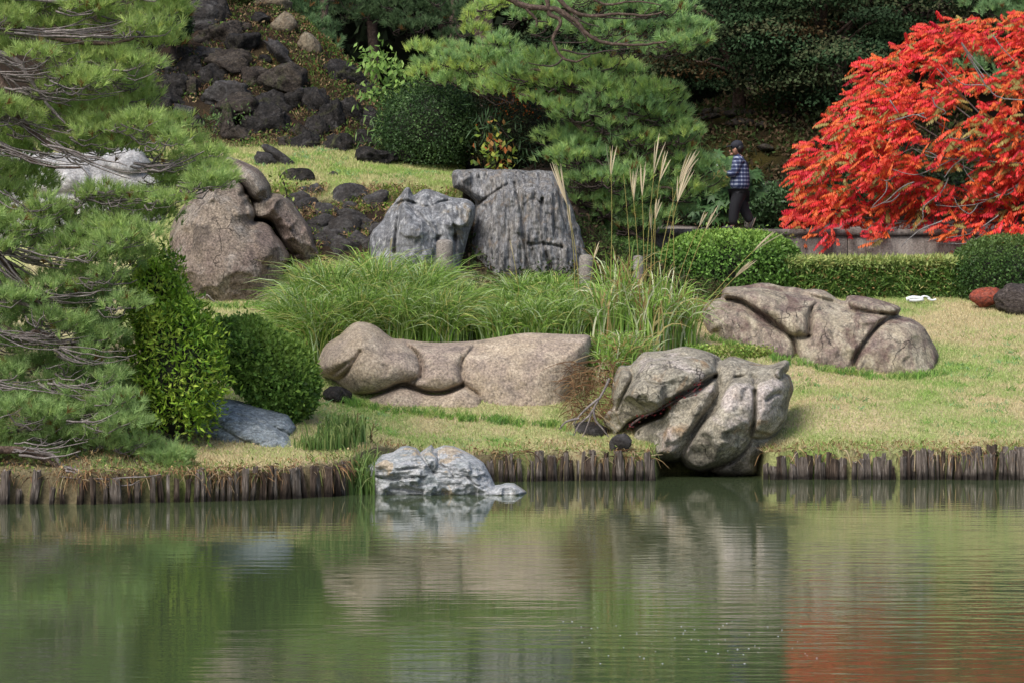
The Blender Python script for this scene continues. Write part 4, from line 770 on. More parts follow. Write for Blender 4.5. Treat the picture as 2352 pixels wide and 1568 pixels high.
# ------------------------------------------------------------------ clipped shrubs, hedge, leafy bushes
def shrub(name, label, cu, cv, d, ru, rv, rd, n, L, W, cols, cat='shrub', rot=0.0, amp=.05, wild=0.0, top=None, core=True, mat='leaf', squash=2.2, bright=None, group=None, thick=.16):
    c = at(cu, cv, d); k = d / F_PX; R = np.array([ru * k, rd, rv * k])
    X = nrm(rng.normal(size=(n, 3))); X = X[(X[:, 2] > -.75)]; n = len(X)
    e = 1 / squash * 2; S = np.sign(X) * np.abs(X) ** e; S = S / ((np.abs(S) ** squash).sum(-1, keepdims=True) ** (1 / squash))
    bumpy = 1 + amp * fbm(X * 2.3 + cu, 3) + amp * .5 * fbm(X * 6 + cu, 2) + .035 * fbm(X * R * 9 + cu, 2); depth = rng.uniform(0, 1, n) ** 1.4 * thick
    P = S * R * (bumpy - depth)[:, None]; cr_, sr_ = math.cos(rot), math.sin(rot); P = np.stack([P[:, 0] * cr_ - P[:, 2] * sr_, P[:, 1], P[:, 0] * sr_ + P[:, 2] * cr_], -1) + c
    sh = rng.uniform(size=n) < .012; P[sh] += X[sh] * rng.uniform(.03, .14, (sh.sum(), 1)) + np.array([0, 0, .03])
    if wild: P = P + rng.normal(size=P.shape) * wild * np.clip(fbm(X * 4 + 3, 2)[:, None] + .3, 0, 1)
    N = nrm(X / R) + rng.normal(size=(n, 3)) * .75; D = nrm(rng.normal(size=(n, 3)) + np.array([0, 0, .5]) + X * .5)
    cols = np.array(cols); q = fbm(P * 3 + cu, 3); cc = cols[np.clip(((q + .5) * len(cols)).astype(int) + rng.integers(-1, 2, n), 0, len(cols) - 1)] * rng.uniform(.45, 1.55, (n, 1))
    if top is not None: tt = np.clip((X[:, 2] - .35) * 1.6, 0, 1)[:, None] * rng.uniform(.3, 1, (n, 1)); cc = cc * (1 - tt) + np.array(top) * tt  # leaves on top tinted lighter: highlights put into the leaf colour
    root = empty(name, (c[0], c[1], c[2] - R[2] * .7), label, cat, group)
    V, F = leaves(P, D, N, L * rng.uniform(.7, 1.2, n), W * rng.uniform(.7, 1.2, n)); tag(mk('foliage', V, F, M[mat], root, np.repeat(cc, 4, 0)), kind='stuff')
    if core:
        P2, F2 = blob(c, R * .74, int(cu), (26, 16), .06, 2, 0, rot); mk('light_block_core', P2, F2, M['core'], root, smooth=True)  # solid core added to stop light passing through the leaves
        P3, F3 = tubes(np.stack([c - [0, 0, R[2] * .75], c - [0, 0, R[2] * 1.35]])[None], np.array([[.05, .07]]), 8); mk('trunk', P3, F3, M['twigdark'], root)
    return root
CLIP = [[.09, .19, .03], [.11, .23, .04], [.16, .30, .06], [.06, .135, .025], [.13, .26, .05]]
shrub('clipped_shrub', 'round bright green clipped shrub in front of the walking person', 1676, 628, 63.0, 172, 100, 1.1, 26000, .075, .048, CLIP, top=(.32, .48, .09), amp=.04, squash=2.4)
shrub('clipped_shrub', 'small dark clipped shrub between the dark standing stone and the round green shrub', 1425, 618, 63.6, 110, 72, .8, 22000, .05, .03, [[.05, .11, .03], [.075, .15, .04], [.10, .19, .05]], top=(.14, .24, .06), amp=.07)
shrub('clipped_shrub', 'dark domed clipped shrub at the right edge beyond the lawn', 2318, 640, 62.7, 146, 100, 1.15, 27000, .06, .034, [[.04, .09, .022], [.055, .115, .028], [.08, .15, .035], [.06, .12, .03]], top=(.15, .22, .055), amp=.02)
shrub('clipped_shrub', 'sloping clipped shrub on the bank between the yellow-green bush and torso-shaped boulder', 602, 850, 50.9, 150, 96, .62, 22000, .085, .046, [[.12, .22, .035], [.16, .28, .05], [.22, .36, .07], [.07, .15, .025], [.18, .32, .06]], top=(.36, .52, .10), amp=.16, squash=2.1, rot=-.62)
YG = [[.19, .34, .03], [.27, .44, .045], [.36, .52, .06], [.12, .24, .03], [.42, .54, .08]]
yb = shrub('broadleaf_bush', 'upright yellow-green leafy bush beside the lowest branches of the near pine', 402, 850, 49.2, 106, 188, .6, 13500, .105, .034, YG, 'bush', amp=.34, wild=.16, mat='waxy', thick=.35)
shrub('broadleaf_bush', 'narrow leafy top of the yellow-green bush reaching up behind the pine needles', 362, 690, 49.6, 66, 110, .5, 5600, .105, .034, YG, 'bush', amp=.35, wild=.1, mat='waxy', thick=.35)
DK = [[.03, .065, .02], [.045, .09, .028], [.065, .125, .04], [.09, .16, .05]]
shrub('dark_bush', 'dark small-leaved bush at the right foot of the lava rocks', 985, 300, 66.0, 122, 110, 1.2, 26000, .055, .032, DK, 'bush', amp=.14, wild=.1, thick=.3)
shrub('dark_bush', 'dark fine-leaved bush with orange berries between the lava rocks and the centre pine', 1180, 300, 65.9, 115, 110, 1.0, 24000, .05, .026, [[.03, .05, .018], [.05, .075, .03], [.06, .06, .025], [.28, .10, .03]] if False else [[.03, .05, .018], [.05, .075, .03], [.06, .055, .022], [.045, .08, .03]], 'bush', amp=.14, wild=.12, thick=.3)
br = empty('berry_spray', at(1190, 240, 64.9), 'spray of tiny orange berries on the fine-leaved bush', 'berries'); 
n = 160; uu = rng.normal(1185, 34, n); vv = rng.normal(235, 22, n); V, F = leaves(at(uu, vv, 64.85 + rng.uniform(0, .2, n)), rng.normal(size=(n, 3)), rng.normal(size=(n, 3)), np.full(n, .045), np.full(n, .04)); tag(mk('berries', V, F, M['dry'], br, (.42, .12, .03)), kind='stuff')
shrub('dark_bush', 'small dense bush hanging over the lava rocks at the top left', 398, 55, 68.8, 42, 62, .5, 9000, .05, .03, [[.04, .08, .02], [.06, .11, .03], [.03, .06, .018]], 'bush', amp=.15, wild=.05)
shrub('dark_bush', 'low scrubby bush crowning the lava rock hill', 555, -14, 71.5, 80, 34, .8, 9000, .06, .035, [[.05, .08, .02], [.07, .10, .03], [.09, .11, .03]], 'bush', amp=.2, wild=.1)
shrub('dark_bush', 'dim leafy undergrowth beside the path, right of the walking person', 1800, 485, 69.4, 95, 60, .7, 9000, .11, .05, [[.03, .065, .022], [.05, .10, .035], [.08, .15, .06]], 'bush', amp=.22, wild=.15, mat='waxy', thick=.4)
shrub('dark_bush', 'shaded leafy undergrowth behind the red tree', 2080, 470, 70.5, 200, 110, 1.0, 12000, .12, .05, [[.025, .05, .018], [.035, .07, .022]], 'bush', amp=.22, wild=.15, thick=.4)
shrub('dark_bush', 'dim bush under the far trees, left of the walking person', 1590, 480, 69.9, 70, 90, .7, 7000, .10, .045, [[.02, .042, .016], [.03, .06, .02]], 'bush', amp=.22, wild=.12, thick=.4)
shrub('ground_cover_bush', 'low spreading green creeper between the shore boulder and the lawn boulder', 1668, 808, 55.2, 100, 13, .5, 4000, .05, .03, [[.14, .26, .04], [.20, .34, .06], [.26, .38, .07], [.32, .34, .10]], 'ground cover', amp=.15, wild=.06, core=False)
# palmate-leaved bush beside the person
def palmate(root, u, v, d, s, nl, col):
    c = at(u, v, d); A = Acc(); a0 = rng.uniform(0, 6); tilt = np.array([rng.normal() * .4, -.75, .7])
    t1 = nrm(np.cross(tilt, [0, 0, 1.])); t2 = np.cross(t1, nrm(tilt))
    ang = np.linspace(-2.2, 2.2, nl) + rng.normal() * .6; D = np.cos(ang)[:, None] * -t2 + np.sin(ang)[:, None] * t1 + [0, 0, -.15]
    V, F = leaves(np.tile(c, (nl, 1)), D, np.tile(tilt, (nl, 1)), s * (1 - .25 * np.abs(ang) / 2.2), np.full(nl, s * .30)); A.add(V, F, np.array(col) * rng.uniform(.7, 1.3))
    return A
fa = empty('fatsia_bush', gpt(1650, 520, 66.1), 'bush with large hand-shaped leaves on the path beside the walking person', 'bush'); A = Acc()
for q in range(150):
    u = rng.uniform(1592, 1690) if q < 120 else rng.uniform(1720, 1745); v = rng.uniform(350, 500) if q < 120 else rng.uniform(390, 450); y = 67.6 + rng.uniform(-.35, .35)
    cl = [.06, .13, .04] if rng.uniform() > .2 else [.11, .20, .05]
    if q in (3, 4): cl = [.40, .28, .07]; u, v = 1672 - 6 * q, 395 + q; y = 67.1
    a = palmate(fa, u, v, y, .24, 7, cl); A.add(np.concatenate(a.V), np.concatenate(a.F[4]), np.concatenate(a.C))
tag(A.build('foliage', M['waxy'], fa), kind='stuff')
A = Acc()
for q in range(16):
    u = rng.uniform(1600, 1685); t = np.linspace(0, 1, 4)[:, None]; P = at(u + rng.normal() * 6, 528, 67.7) * (1 - t) + at(u, 400 + rng.uniform(-20, 60), 67.7) * t; V, F = tubes(P, np.full(4, .014), 5); A.add(V, F)
tag(A.build('stems', M['twigdark'], fa), kind='stuff')
# leaf sprays
def spray(name, label, cat, pts, d, n, L, W, cols, spread=14, droop=.6, mat='leaf', depth=.3):
    root = empty(name, at(pts[0][0], pts[0][1], d), label, cat); pl = smooth_poly(pts, 5, False); i = rng.integers(0, len(pl), n)
    q = pl[i] + rng.normal(size=(n, 2)) * spread; P = at(q[:, 0], q[:, 1], d + rng.uniform(-depth, depth, n)); D = rng.normal(size=(n, 3)) * .6 + [0, -.3, -droop]; N = rng.normal(size=(n, 3)) * .4 + [0, -.5, 1]
    cols = np.array(cols); cc = cols[rng.integers(0, len(cols), n)] * rng.uniform(.7, 1.25, (n, 1)); V, F = leaves(P, D, N, L * rng.uniform(.7, 1.2, n), W * rng.uniform(.8, 1.2, n)); tag(mk('foliage', V, F, M[mat], root, np.repeat(cc, 4, 0)), kind='stuff')
    Pt = at(pl[:, 0], pl[:, 1], d); V, F = tubes(Pt, np.linspace(.02, .006, len(Pt)), 5); mk('stem', V, F, M['twigdark'], root)
spray('leafy_branch', 'pale fresh-green leafy branch arching above the dark bush', 'branch', [(960, 215), (925, 180), (880, 150), (845, 130)], 66.2, 330, .17, .07, [[.20, .34, .07], [.28, .42, .10], [.14, .25, .05]], 19)
spray('leafy_branch', 'second pale green leafy branch, lower and closer to the centre pine', 'branch', [(990, 200), (930, 205), (880, 205), (850, 220)], 66.3, 260, .16, .065, [[.16, .28, .06], [.22, .34, .08], [.10, .19, .04]], 17)
spray('young_maple', 'small plant with yellow-green and orange leaves on the terrace in front of the dark bush', 'plant', [(1140, 385), (1138, 345), (1130, 310)], 64.6, 130, .16, .08, [[.22, .32, .05], [.34, .38, .06], [.50, .16, .05], [.14, .22, .05], [.42, .22, .07]], 22)
spray('creeper', 'yellow-green creeper trailing down beside the diagonal boulder', 'creeper', [(640, 400), (655, 430), (660, 470), (650, 520)], 61.4, 160, .10, .04, [[.22, .32, .05], [.16, .26, .04], [.30, .36, .08]], 10)
spray('fern', 'fern-like fronds growing among the lava rocks', 'fern', [(560, 260), (500, 275), (470, 290)], 66.9, 260, .10, .03, [[.06, .12, .03], [.09, .16, .04], [.05, .09, .025]], 16)
spray('bamboo_grass', 'broad-bladed bamboo grass growing at the foot of the lava rocks', 'plant', [(880, 270), (870, 320), (850, 360), (900, 380), (930, 330)], 65.8, 220, .20, .035, [[.07, .14, .035], [.11, .20, .05], [.16, .24, .07]], 20)
spray('bamboo_grass', 'dark bamboo grass tufts under the fine-leaved bush', 'plant', [(1110, 290), (1130, 270), (1180, 330), (1230, 350)], 64.9, 200, .24, .03, [[.05, .10, .04], [.08, .15, .06]], 24)
spray('red_creeper', 'crimson-leaved creeper growing in the deep cleft of the overhanging boulder', 'creeper', [(1445, 980), (1470, 960), (1515, 940), (1550, 920), (1590, 900), (1612, 880)], 52.25, 90, .05, .032, [[.20, .025, .035], [.12, .02, .025], [.30, .05, .05], [.10, .06, .03]], 6, .2, depth=.03)
# bamboo-leaf hedge
hr = empty('bamboo_hedge', gpt(2000, 690, 62.5), 'long low clipped bamboo-leaf hedge between the two domed shrubs', 'hedge')
n = 26000; xh = rng.uniform(at(1790, 0, 62.4)[0], at(2235, 0, 62.4)[0], n); yh = 62.3 + np.where(rng.uniform(size=n) < .6, rng.uniform(0, .12, n), rng.uniform(0, .75, n)); top_h = 3.285 + .02 * fbm(np.c_[xh * 2, 0 * xh, 0 * xh], 2)
zh = np.where(yh < 62.43, rng.uniform(2.42, 3.29, n), top_h - rng.uniform(0, .08, n)); P = np.c_[xh, yh, zh]
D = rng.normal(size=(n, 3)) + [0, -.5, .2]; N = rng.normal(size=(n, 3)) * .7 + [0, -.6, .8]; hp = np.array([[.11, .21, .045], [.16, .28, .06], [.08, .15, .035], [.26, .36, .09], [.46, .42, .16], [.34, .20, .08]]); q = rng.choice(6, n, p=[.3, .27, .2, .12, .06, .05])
cc = hp[q] * rng.uniform(.7, 1.3, (n, 1)); tt = np.clip((zh - 3.12) / .15, 0, 1)[:, None] * rng.uniform(.3, 1, (n, 1)); cc = cc * (1 - tt) + np.array([.52, .56, .20]) * tt  # upper leaves paler: sunlit hedge top painted into the colour
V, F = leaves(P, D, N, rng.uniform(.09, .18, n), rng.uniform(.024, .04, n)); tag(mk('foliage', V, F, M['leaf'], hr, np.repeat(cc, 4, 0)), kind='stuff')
V, F = box(at(1790, 0, 62.4)[0], at(2235, 0, 62.4)[0], 62.42, 62.95, 2.5, 3.16); mk('light_block_core', V, F, M['core'], hr)  # solid filler box added inside the hedge, blocks light between leaves
# roots and dead stems in the gap
rt = empty('dead_vine', at(1340, 1000, 52.5), 'bare pale branching vine hanging over the dark hollow between the shore boulders', 'vine')
for pts in [[(1400, 868), (1385, 900), (1362, 940), (1350, 975), (1338, 1003)], [(1375, 915), (1350, 935), (1330, 955), (1315, 975)], [(1366, 935), (1352, 955), (1330, 975), (1318, 1000)], [(1362, 938), (1368, 965), (1385, 985), (1398, 1003)], [(1330, 960), (1300, 968), (1285, 985)]]:
    pl = smooth_poly(pts, 3, False); P = at(pl[:, 0], pl[:, 1], 52.35); V, F = tubes(P, np.linspace(.022, .008, len(P)), 6); mk('stem', V, F, M['twig'], rt, smooth=True)
n = 520; u = rng.uniform(1305, 1412, n); v0 = rng.uniform(830, 960, n); t = np.linspace(0, 1, 5)[None, :, None]; b = at(u, v0, 53.4 + rng.uniform(-.5, .5, n))[:, None]
P = b + np.concatenate([rng.normal(size=(n, 1, 1)) * .22 * t, rng.uniform(-.25, .1, (n, 1, 1)) * t, rng.uniform(-.05, .25, (n, 1, 1)) * t - rng.uniform(.05, .4, (n, 1, 1)) * t ** 1.6], -1)
V, F = ribbons(P, np.array([[.006, .006, .005, .004, .001]]).repeat(n, 0)); pl_ = np.array([[.34, .2, .1], [.2, .11, .06], [.42, .32, .18], [.12, .07, .04]]); tag(mk('dead_grass', V, F, M['dry'], None, np.repeat(pl_[rng.integers(0, 4, n)] * .8, 10, 0)), kind='stuff')
# hoses and wire
ho = empty('white_hose', gpt(2110, 688, 61.7), 'crumpled white hose lying on the lawn in front of the hedge', 'hose')
for pts, r in [([(2082, 688), (2095, 684), (2110, 685), (2120, 688), (2104, 690), (2088, 690)], .035), ([(2112, 690), (2116, 683), (2125, 681), (2134, 684), (2136, 690)], .016), ([(2130, 686), (2140, 690), (2150, 688)], .018)]:
    pl = smooth_poly(pts, 3, False); P = at(pl[:, 0], pl[:, 1], 61.65); V, F = tubes(P, np.full(len(P), r), 6); mk('coil', V, F, M['white'], ho, smooth=True)
pw = smooth_poly([(375, 560), (395, 610), (430, 660), (455, 688), (465, 686), (476, 678), (488, 690), (500, 697)], 3, False); P = at(pw[:, 0], pw[:, 1], 59.55); V, F = tubes(P, np.full(len(P), .014), 5)
tag(mk('grey_cable', V, F, M['poststone'], smooth=True), 'thin pale cable lying along the foot of the broad brown boulder', 'cable')
# ------------------------------------------------------------------ pines
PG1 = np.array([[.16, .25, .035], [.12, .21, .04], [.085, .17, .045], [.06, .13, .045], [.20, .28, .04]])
def limb(root, pts, d, r0, r1, mat='bark', dd=0.0, name='limb'):
    pl = smooth_poly(pts, 4, False); k = np.linspace(0, 1, len(pl)); P = at(pl[:, 0], pl[:, 1], d + dd * k) + rng.normal(size=(len(pl), 3)) * r1 * .4
    V, F = tubes(P, r0 + (r1 - r0) * k, 7); return mk(name, V, F, M[mat], root, smooth=True)
def pine(root, pads, hub, ln, m, dens, cols, w=.010, spread=.85, twigs=14, tmat='twig', rz=1.0, sag=.12, twig_r=.009, thick=.5):
    NV = []; NC = []; TP = []; TR = []
    for (u, v, ru, rv, d, tint) in pads:
        k = d / F_PX; c = at(u, v, d); R = np.array([ru * k, ru * k * .8, rv * k]); n = max(6, int(dens * (R[0] * R[1]) * math.pi))
        r = np.sqrt(rng.uniform(0, 1, n)); a = rng.uniform(0, 2 * math.pi, n)
        up = np.sqrt(1 - r ** 2 * .98); lay = rng.uniform(-.55, 1, n) ** 1 * thick + (1 - thick)
        P = c + np.stack([R[0] * r * np.cos(a), R[1] * r * np.sin(a), R[2] * (up * 1.4 * lay - .45)], -1) + rng.normal(size=(n, 3)) * .04
        A = np.stack([np.cos(a) * r * .8, np.sin(a) * r * .6 - .15, .9 * np.ones(n)], -1) + rng.normal(size=(n, 3)) * .28
        V, F = needles(P, A, m, ln, w, spread); NV.append(V)
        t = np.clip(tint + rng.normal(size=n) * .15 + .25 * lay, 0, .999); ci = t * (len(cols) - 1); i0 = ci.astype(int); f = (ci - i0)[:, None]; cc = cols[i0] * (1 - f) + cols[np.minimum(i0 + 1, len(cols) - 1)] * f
        cc = cc * rng.uniform(.8, 1.18, (n, 1)); dead = rng.uniform(size=n) < .02; cc[dead] = [.25, .14, .05]
        NC.append(np.repeat(cc, 3 * m, 0))
        hu, hv = hub(u, v); h = at(u + hu * ru, v + hv * rv + rv * .5, d)
        nt_ = twigs; sel = rng.integers(0, n, nt_); e = P[sel]; tt = np.linspace(0, 1, 6)[None, :, None]
        C = h + rng.normal(size=(nt_, 1, 3)) * np.array([.06, .12, .03]); T = C * (1 - tt) + e[:, None] * tt; T[..., 2] -= (sag * 4 * tt * (1 - tt))[..., 0] * rng.uniform(.3, 1.3, (nt_, 1)); T += rng.normal(size=T.shape) * .02
        TP.append(T); TR.append(twig_r * rng.uniform(.6, 1.5, (nt_, 1)) * np.linspace(1.3, .45, 6)[None])
    V = np.concatenate(NV); tag(mk('needles', V, np.arange(len(V)).reshape(-1, 3), M['needle'], root, np.concatenate(NC)), kind='stuff')
    V, F = tubes(np.concatenate(TP), np.concatenate(TR), 4); tag(mk('twigs', V, F, M[tmat], root), kind='stuff')
# near pine on the left bank
np1 = empty('pine_tree', (-9.3, 50.2, .6), 'large near pine sweeping in from the left edge, layered branches down to the water', 'pine tree')
OUT = [(-60, -80), (330, -80), (400, -20), (425, 60), (385, 140), (372, 210), (392, 255), (440, 290), (492, 335), (525, 375), (498, 440), (400, 478), (345, 540), (350, 600), (330, 640), (310, 720), (305, 800), (300, 880), (320, 950), (380, 985), (440, 1050), (425, 1095), (330, 1100), (180, 1085), (90, 1050), (-60, 1045)]
pads = []
for v in np.arange(-75, 1100, 30):
    for u in np.arange(-50, 540, 50):
        uu = u + rng.uniform(-26, 26); vv = v + rng.uniform(-16, 16)
        if not inside(OUT, np.array([uu + 20]), np.array([vv]))[0]: continue
        if 330 < vv < 425 and 80 < uu < 385 and rng.uniform() < .86: continue
        if 480 < vv < 520 and 300 < uu and rng.uniform() < .5: continue
        if 60 < vv < 105 and 60 < uu < 300: continue
        if 120 < vv < 230 and uu < 110 and rng.uniform() < .7: continue
        if 300 < vv < 345 and uu < 160 and rng.uniform() < .5: continue
        if 585 < vv < 650 and uu < 150 and rng.uniform() < .6: continue
        if 770 < vv < 810 and uu < 220 and rng.uniform() < .5: continue
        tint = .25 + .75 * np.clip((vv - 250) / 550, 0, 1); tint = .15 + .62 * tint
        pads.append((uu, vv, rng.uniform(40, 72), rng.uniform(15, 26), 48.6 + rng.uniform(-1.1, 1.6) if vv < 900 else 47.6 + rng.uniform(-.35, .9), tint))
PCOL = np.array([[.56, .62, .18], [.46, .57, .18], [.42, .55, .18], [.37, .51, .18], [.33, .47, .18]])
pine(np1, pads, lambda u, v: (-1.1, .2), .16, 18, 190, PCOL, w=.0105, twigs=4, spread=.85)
# long twig bundles seen under the layers
TP = []; TR = []
for (x0, y0, x1, y1, dy, n_, d) in [(40, 75, 330, 78, 16, 34, 48), (-20, 60, 200, 95, 14, 20, 48), (10, 170, 190, 165, 14, 14, 48), (30, 200, 240, 215, 12, 18, 48), (-40, 120, 130, 260, 14, 12, 48.2), (-30, 240, 170, 320, 14, 18, 48), (-20, 330, 190, 385, 10, 16, 47.8), (120, 330, 340, 400, 12, 12, 47.6), (330, 385, 492, 372, 16, 30, 48), (180, 450, 330, 456, 14, 28, 48.0), (-20, 440, 90, 500, 8, 12, 48),
                                  (-20, 560, 170, 610, 14, 30, 47.8), (-20, 590, 120, 690, 12, 16, 47.8), (-20, 760, 220, 790, 14, 34, 47.8), (60, 680, 250, 700, 10, 14, 47.8), (-20, 880, 130, 900, 12, 20, 47.6), (130, 800, 300, 825, 8, 12, 47.6), (100, 880, 260, 900, 8, 12, 47.5), (40, 1035, 170, 1030, 8, 16, 47.2), (150, 1080, 330, 1108, 8, 18, 47.1), (200, 650, 330, 640, 10, 10, 47.8), (150, 960, 300, 940, 8, 8, 47.4)]:
    n_ = int(n_ * .5); t = np.linspace(0, 1, 9)[None, :, None]; s = np.stack([np.full(n_, x0) + rng.normal(size=n_) * 14, y0 + rng.normal(size=n_) * 5], -1)[:, None]; e = np.stack([x0 + (x1 - x0) * rng.uniform(.45, 1.1, n_) + rng.normal(size=n_) * 20, y1 + rng.normal(size=n_) * dy], -1)[:, None]
    q = s * (1 - t) + e * t; q[..., 1] += (10 * 4 * t * (1 - t) * rng.uniform(.1, 1.2, (n_, 1, 1)))[..., 0] - 12 * t[..., 0] ** 3 * rng.uniform(0, 1.5, (n_, 1)); q += np.cumsum(rng.normal(size=q.shape) * 2.8, 1)
    P = at(q[..., 0], q[..., 1], (d + rng.uniform(-.25, .25, (n_, 1))) + np.zeros((1, 9))); TP.append(P); TR.append(rng.uniform(.006, .016, (n_, 1)) * np.linspace(1.4, .5, 9)[None])
V, F = tubes(np.concatenate(TP), np.concatenate(TR), 4); tag(mk('twigs', V, F, M['twig'], np1), kind='stuff')
for pts, r0, r1 in [([(-220, 60), (-60, 55), (40, 62), (130, 88), (240, 102), (310, 90)], .07, .018), ([(-200, 100), (-40, 150), (10, 200), (40, 270), (110, 330), (190, 360)], .08, .02), ([(-180, 80), (20, 130), (60, 170), (110, 240), (150, 285)], .05, .015), ([(-200, 320), (-60, 330), (20, 345), (100, 380), (190, 385)], .06, .015), ([(-200, 480), (-40, 560), (10, 605), (50, 650), (70, 680), (130, 712), (190, 740)], .08, .02),
                     ([(-180, 640), (0, 690), (60, 700), (110, 740)], .05, .014), ([(-200, 700), (-40, 740), (60, 770), (85, 760), (150, 790), (260, 800)], .06, .014), ([(-200, 850), (-60, 870), (0, 885), (60, 900)], .05, .014), ([(-200, 1000), (-40, 1030), (60, 1035), (110, 1060), (160, 1085), (240, 1100), (320, 1108)], .07, .014), ([(60, 1035), (120, 1045), (150, 1070), (250, 1090), (330, 1095)], .04, .012), ([(-60, -30), (40, -5), (180, 5), (290, 5)], .05, .014)]:
    limb(np1, pts, 48.0 if pts[0][1] < 950 else 47.25, r0, r1, 'twig' if r0 < .055 else 'bark')
P = np.array([(-9.3, 50.2, .3), (-9.2, 50.1, 2), (-9.35, 50, 4), (-9.1, 49.8, 6), (-9.2, 49.9, 9), (-9.1, 50, 12)]); V, F = tubes(P, np.array([.34, .28, .25, .22, .17, .08]), 12); mk('trunk', V, F, M['bark'], np1, smooth=True)
# centre pine
np2 = empty('pine_tree', gpt(1345, 520, 64.6), 'dense green pine in the centre behind the standing stones', 'pine tree')
OUT2 = [(965, 105), (1020, 85), (1140, 82), (1240, 100), (1330, 125), (1420, 120), (1475, 135), (1480, 165), (1545, 195), (1560, 240), (1570, 280), (1605, 320), (1640, 375), (1615, 430), (1575, 480), (1540, 530), (1430, 560), (1360, 540), (1320, 440), (1275, 370), (1270, 300), (1230, 230), (1120, 195), (1000, 175), (950, 150)]
pads = []
for v in np.arange(85, 560, 27):
    for u in np.arange(950, 1650, 46):
        uu = u + rng.uniform(-22, 22); vv = v + rng.uniform(-12, 12)
        if not inside(OUT2, np.array([uu]), np.array([vv]))[0]: continue
        cu, cv_ = 1370, 330; e = 1 - min(1, ((uu - cu) / 330) ** 2 + ((vv - cv_) / 260) ** 2)
        pads.append((uu, vv + 8, rng.uniform(34, 56), rng.uniform(15, 25), 64.9 - 1.5 * math.sqrt(max(e, 0)) + rng.uniform(-.4, .6), .35 + rng.uniform(-.15, .25) + (.0 if vv > 200 else -.2)))
PCOL2 = np.array([[.58, .68, .18], [.45, .60, .19], [.36, .53, .20], [.30, .47, .20], [.25, .41, .18]])
pine(np2, pads, lambda u, v: (np.sign(1370 - u) * .7, .5), .18, 21, 140, PCOL2, w=.0125, spread=.75, twigs=6, tmat='twigdark', twig_r=.011)
for pts, r0, r1 in [([(1345, 545), (1330, 500), (1312, 470), (1330, 445), (1355, 425), (1385, 400)], .16, .10), ([(1385, 400), (1400, 360), (1404, 320), (1395, 270), (1370, 230), (1330, 200)], .11, .05), ([(1312, 470), (1350, 470), (1400, 500), (1440, 530), (1480, 555)], .07, .03), ([(1400, 330), (1340, 300), (1300, 265), (1260, 235), (1190, 215)], .05, .02), ([(1330, 200), (1290, 190), (1250, 165), (1220, 160)], .05, .02),
                     ([(1400, 330), (1440, 320), (1490, 345), (1540, 330)], .05, .02), ([(1380, 400), (1450, 410), (1500, 430), (1560, 435)], .05, .02), ([(1395, 270), (1430, 235), (1480, 250), (1530, 230)], .045, .018), ([(1330, 200), (1350, 215), (1300, 210), (1370, 212)], .03, .015)]:
    limb(np2, pts, 63.6, r0, r1, 'bark', name='trunk' if r0 > .1 else 'limb')
# pine hanging in from the top centre
z3 = lambda p: Z(1900, 0, .5741, p)
np3 = empty('pine_tree', (1.0, 66.5, 4.2), 'pine whose bare reddish-brown branches hang in from the top centre', 'pine tree')
limb(np3, [(1120, 480), (1130, 300), (1110, 100), (1120, -100), (1100, -300)], 67.6, .24, .16, 'bark', name='trunk')
for pts, r0, r1 in [(z3([(-200, -120), (100, -60), (260, 0), (350, 50), (560, 70), (700, 150), (800, 260), (960, 310), (1150, 315), (1330, 290)]), .075, .018), (z3([(350, 50), (400, 110), (430, 150), (425, 190)]), .035, .012), (z3([(430, 150), (500, 155)]), .02, .008), (z3([(440, -100), (500, 0), (520, 100), (595, 150), (545, 280), (615, 405), (710, 430), (800, 390)]), .05, .014), (z3([(615, 405), (560, 455), (480, 460), (370, 440)]), .022, .008),
                     (z3([(540, -100), (590, 0), (680, 80), (800, 112), (1000, 100), (1200, 110), (1320, 80)]), .05, .014), (z3([(600, 345), (760, 380), (900, 360), (1000, 350), (1150, 330)]), .02, .008), (z3([(680, 100), (760, 160), (870, 190)]), .02, .008), (z3([(560, 70), (650, 140), (720, 200), (780, 285), (700, 300), (560, 295)]), .025, .008), (z3([(700, -80), (900, 30), (1100, 10), (1300, 40)]), .03, .01),
                     (z3([(960, 310), (1040, 260), (1090, 235)]), .015, .006), (z3([(1000, 320), (1100, 290), (1250, 290)]), .015, .006), (z3([(800, 112), (1000, 130), (1180, 120)]), .02, .008)]:
    limb(np3, pts, 61.5, r0, r1, 'twigdark' if r0 < .03 else 'bark')
pads = []
for (u, v) in [(1180, -10), (1240, 15), (1300, 10), (1350, -5), (1400, 10), (1450, 25), (1500, 20), (1550, 50), (1590, 80), (1530, 85), (1575, 60), (1480, 70), (1420, 60), (1370, 50), (1500, 110), (1550, 105), (1440, 100), (1600, 55), (1330, 70), (1380, 95), (1270, 60), (1200, 40), (1570, 20), (1520, -15), (1440, -20), (1300, -35), (1600, 95), (1110, 20), (1090, 45), (1140, 0), (1080, 70)]:
    pads.append((u + rng.uniform(-8, 8), v + rng.uniform(-6, 6), rng.uniform(30, 50), rng.uniform(12, 22), 62.6 + rng.uniform(-.5, .9), .45 if u > 1160 else .05))
pine(np3, pads, lambda u, v: (-.9, .6), .17, 24, 110, PCOL2, w=.015, spread=.9, twigs=5, tmat='twigdark')
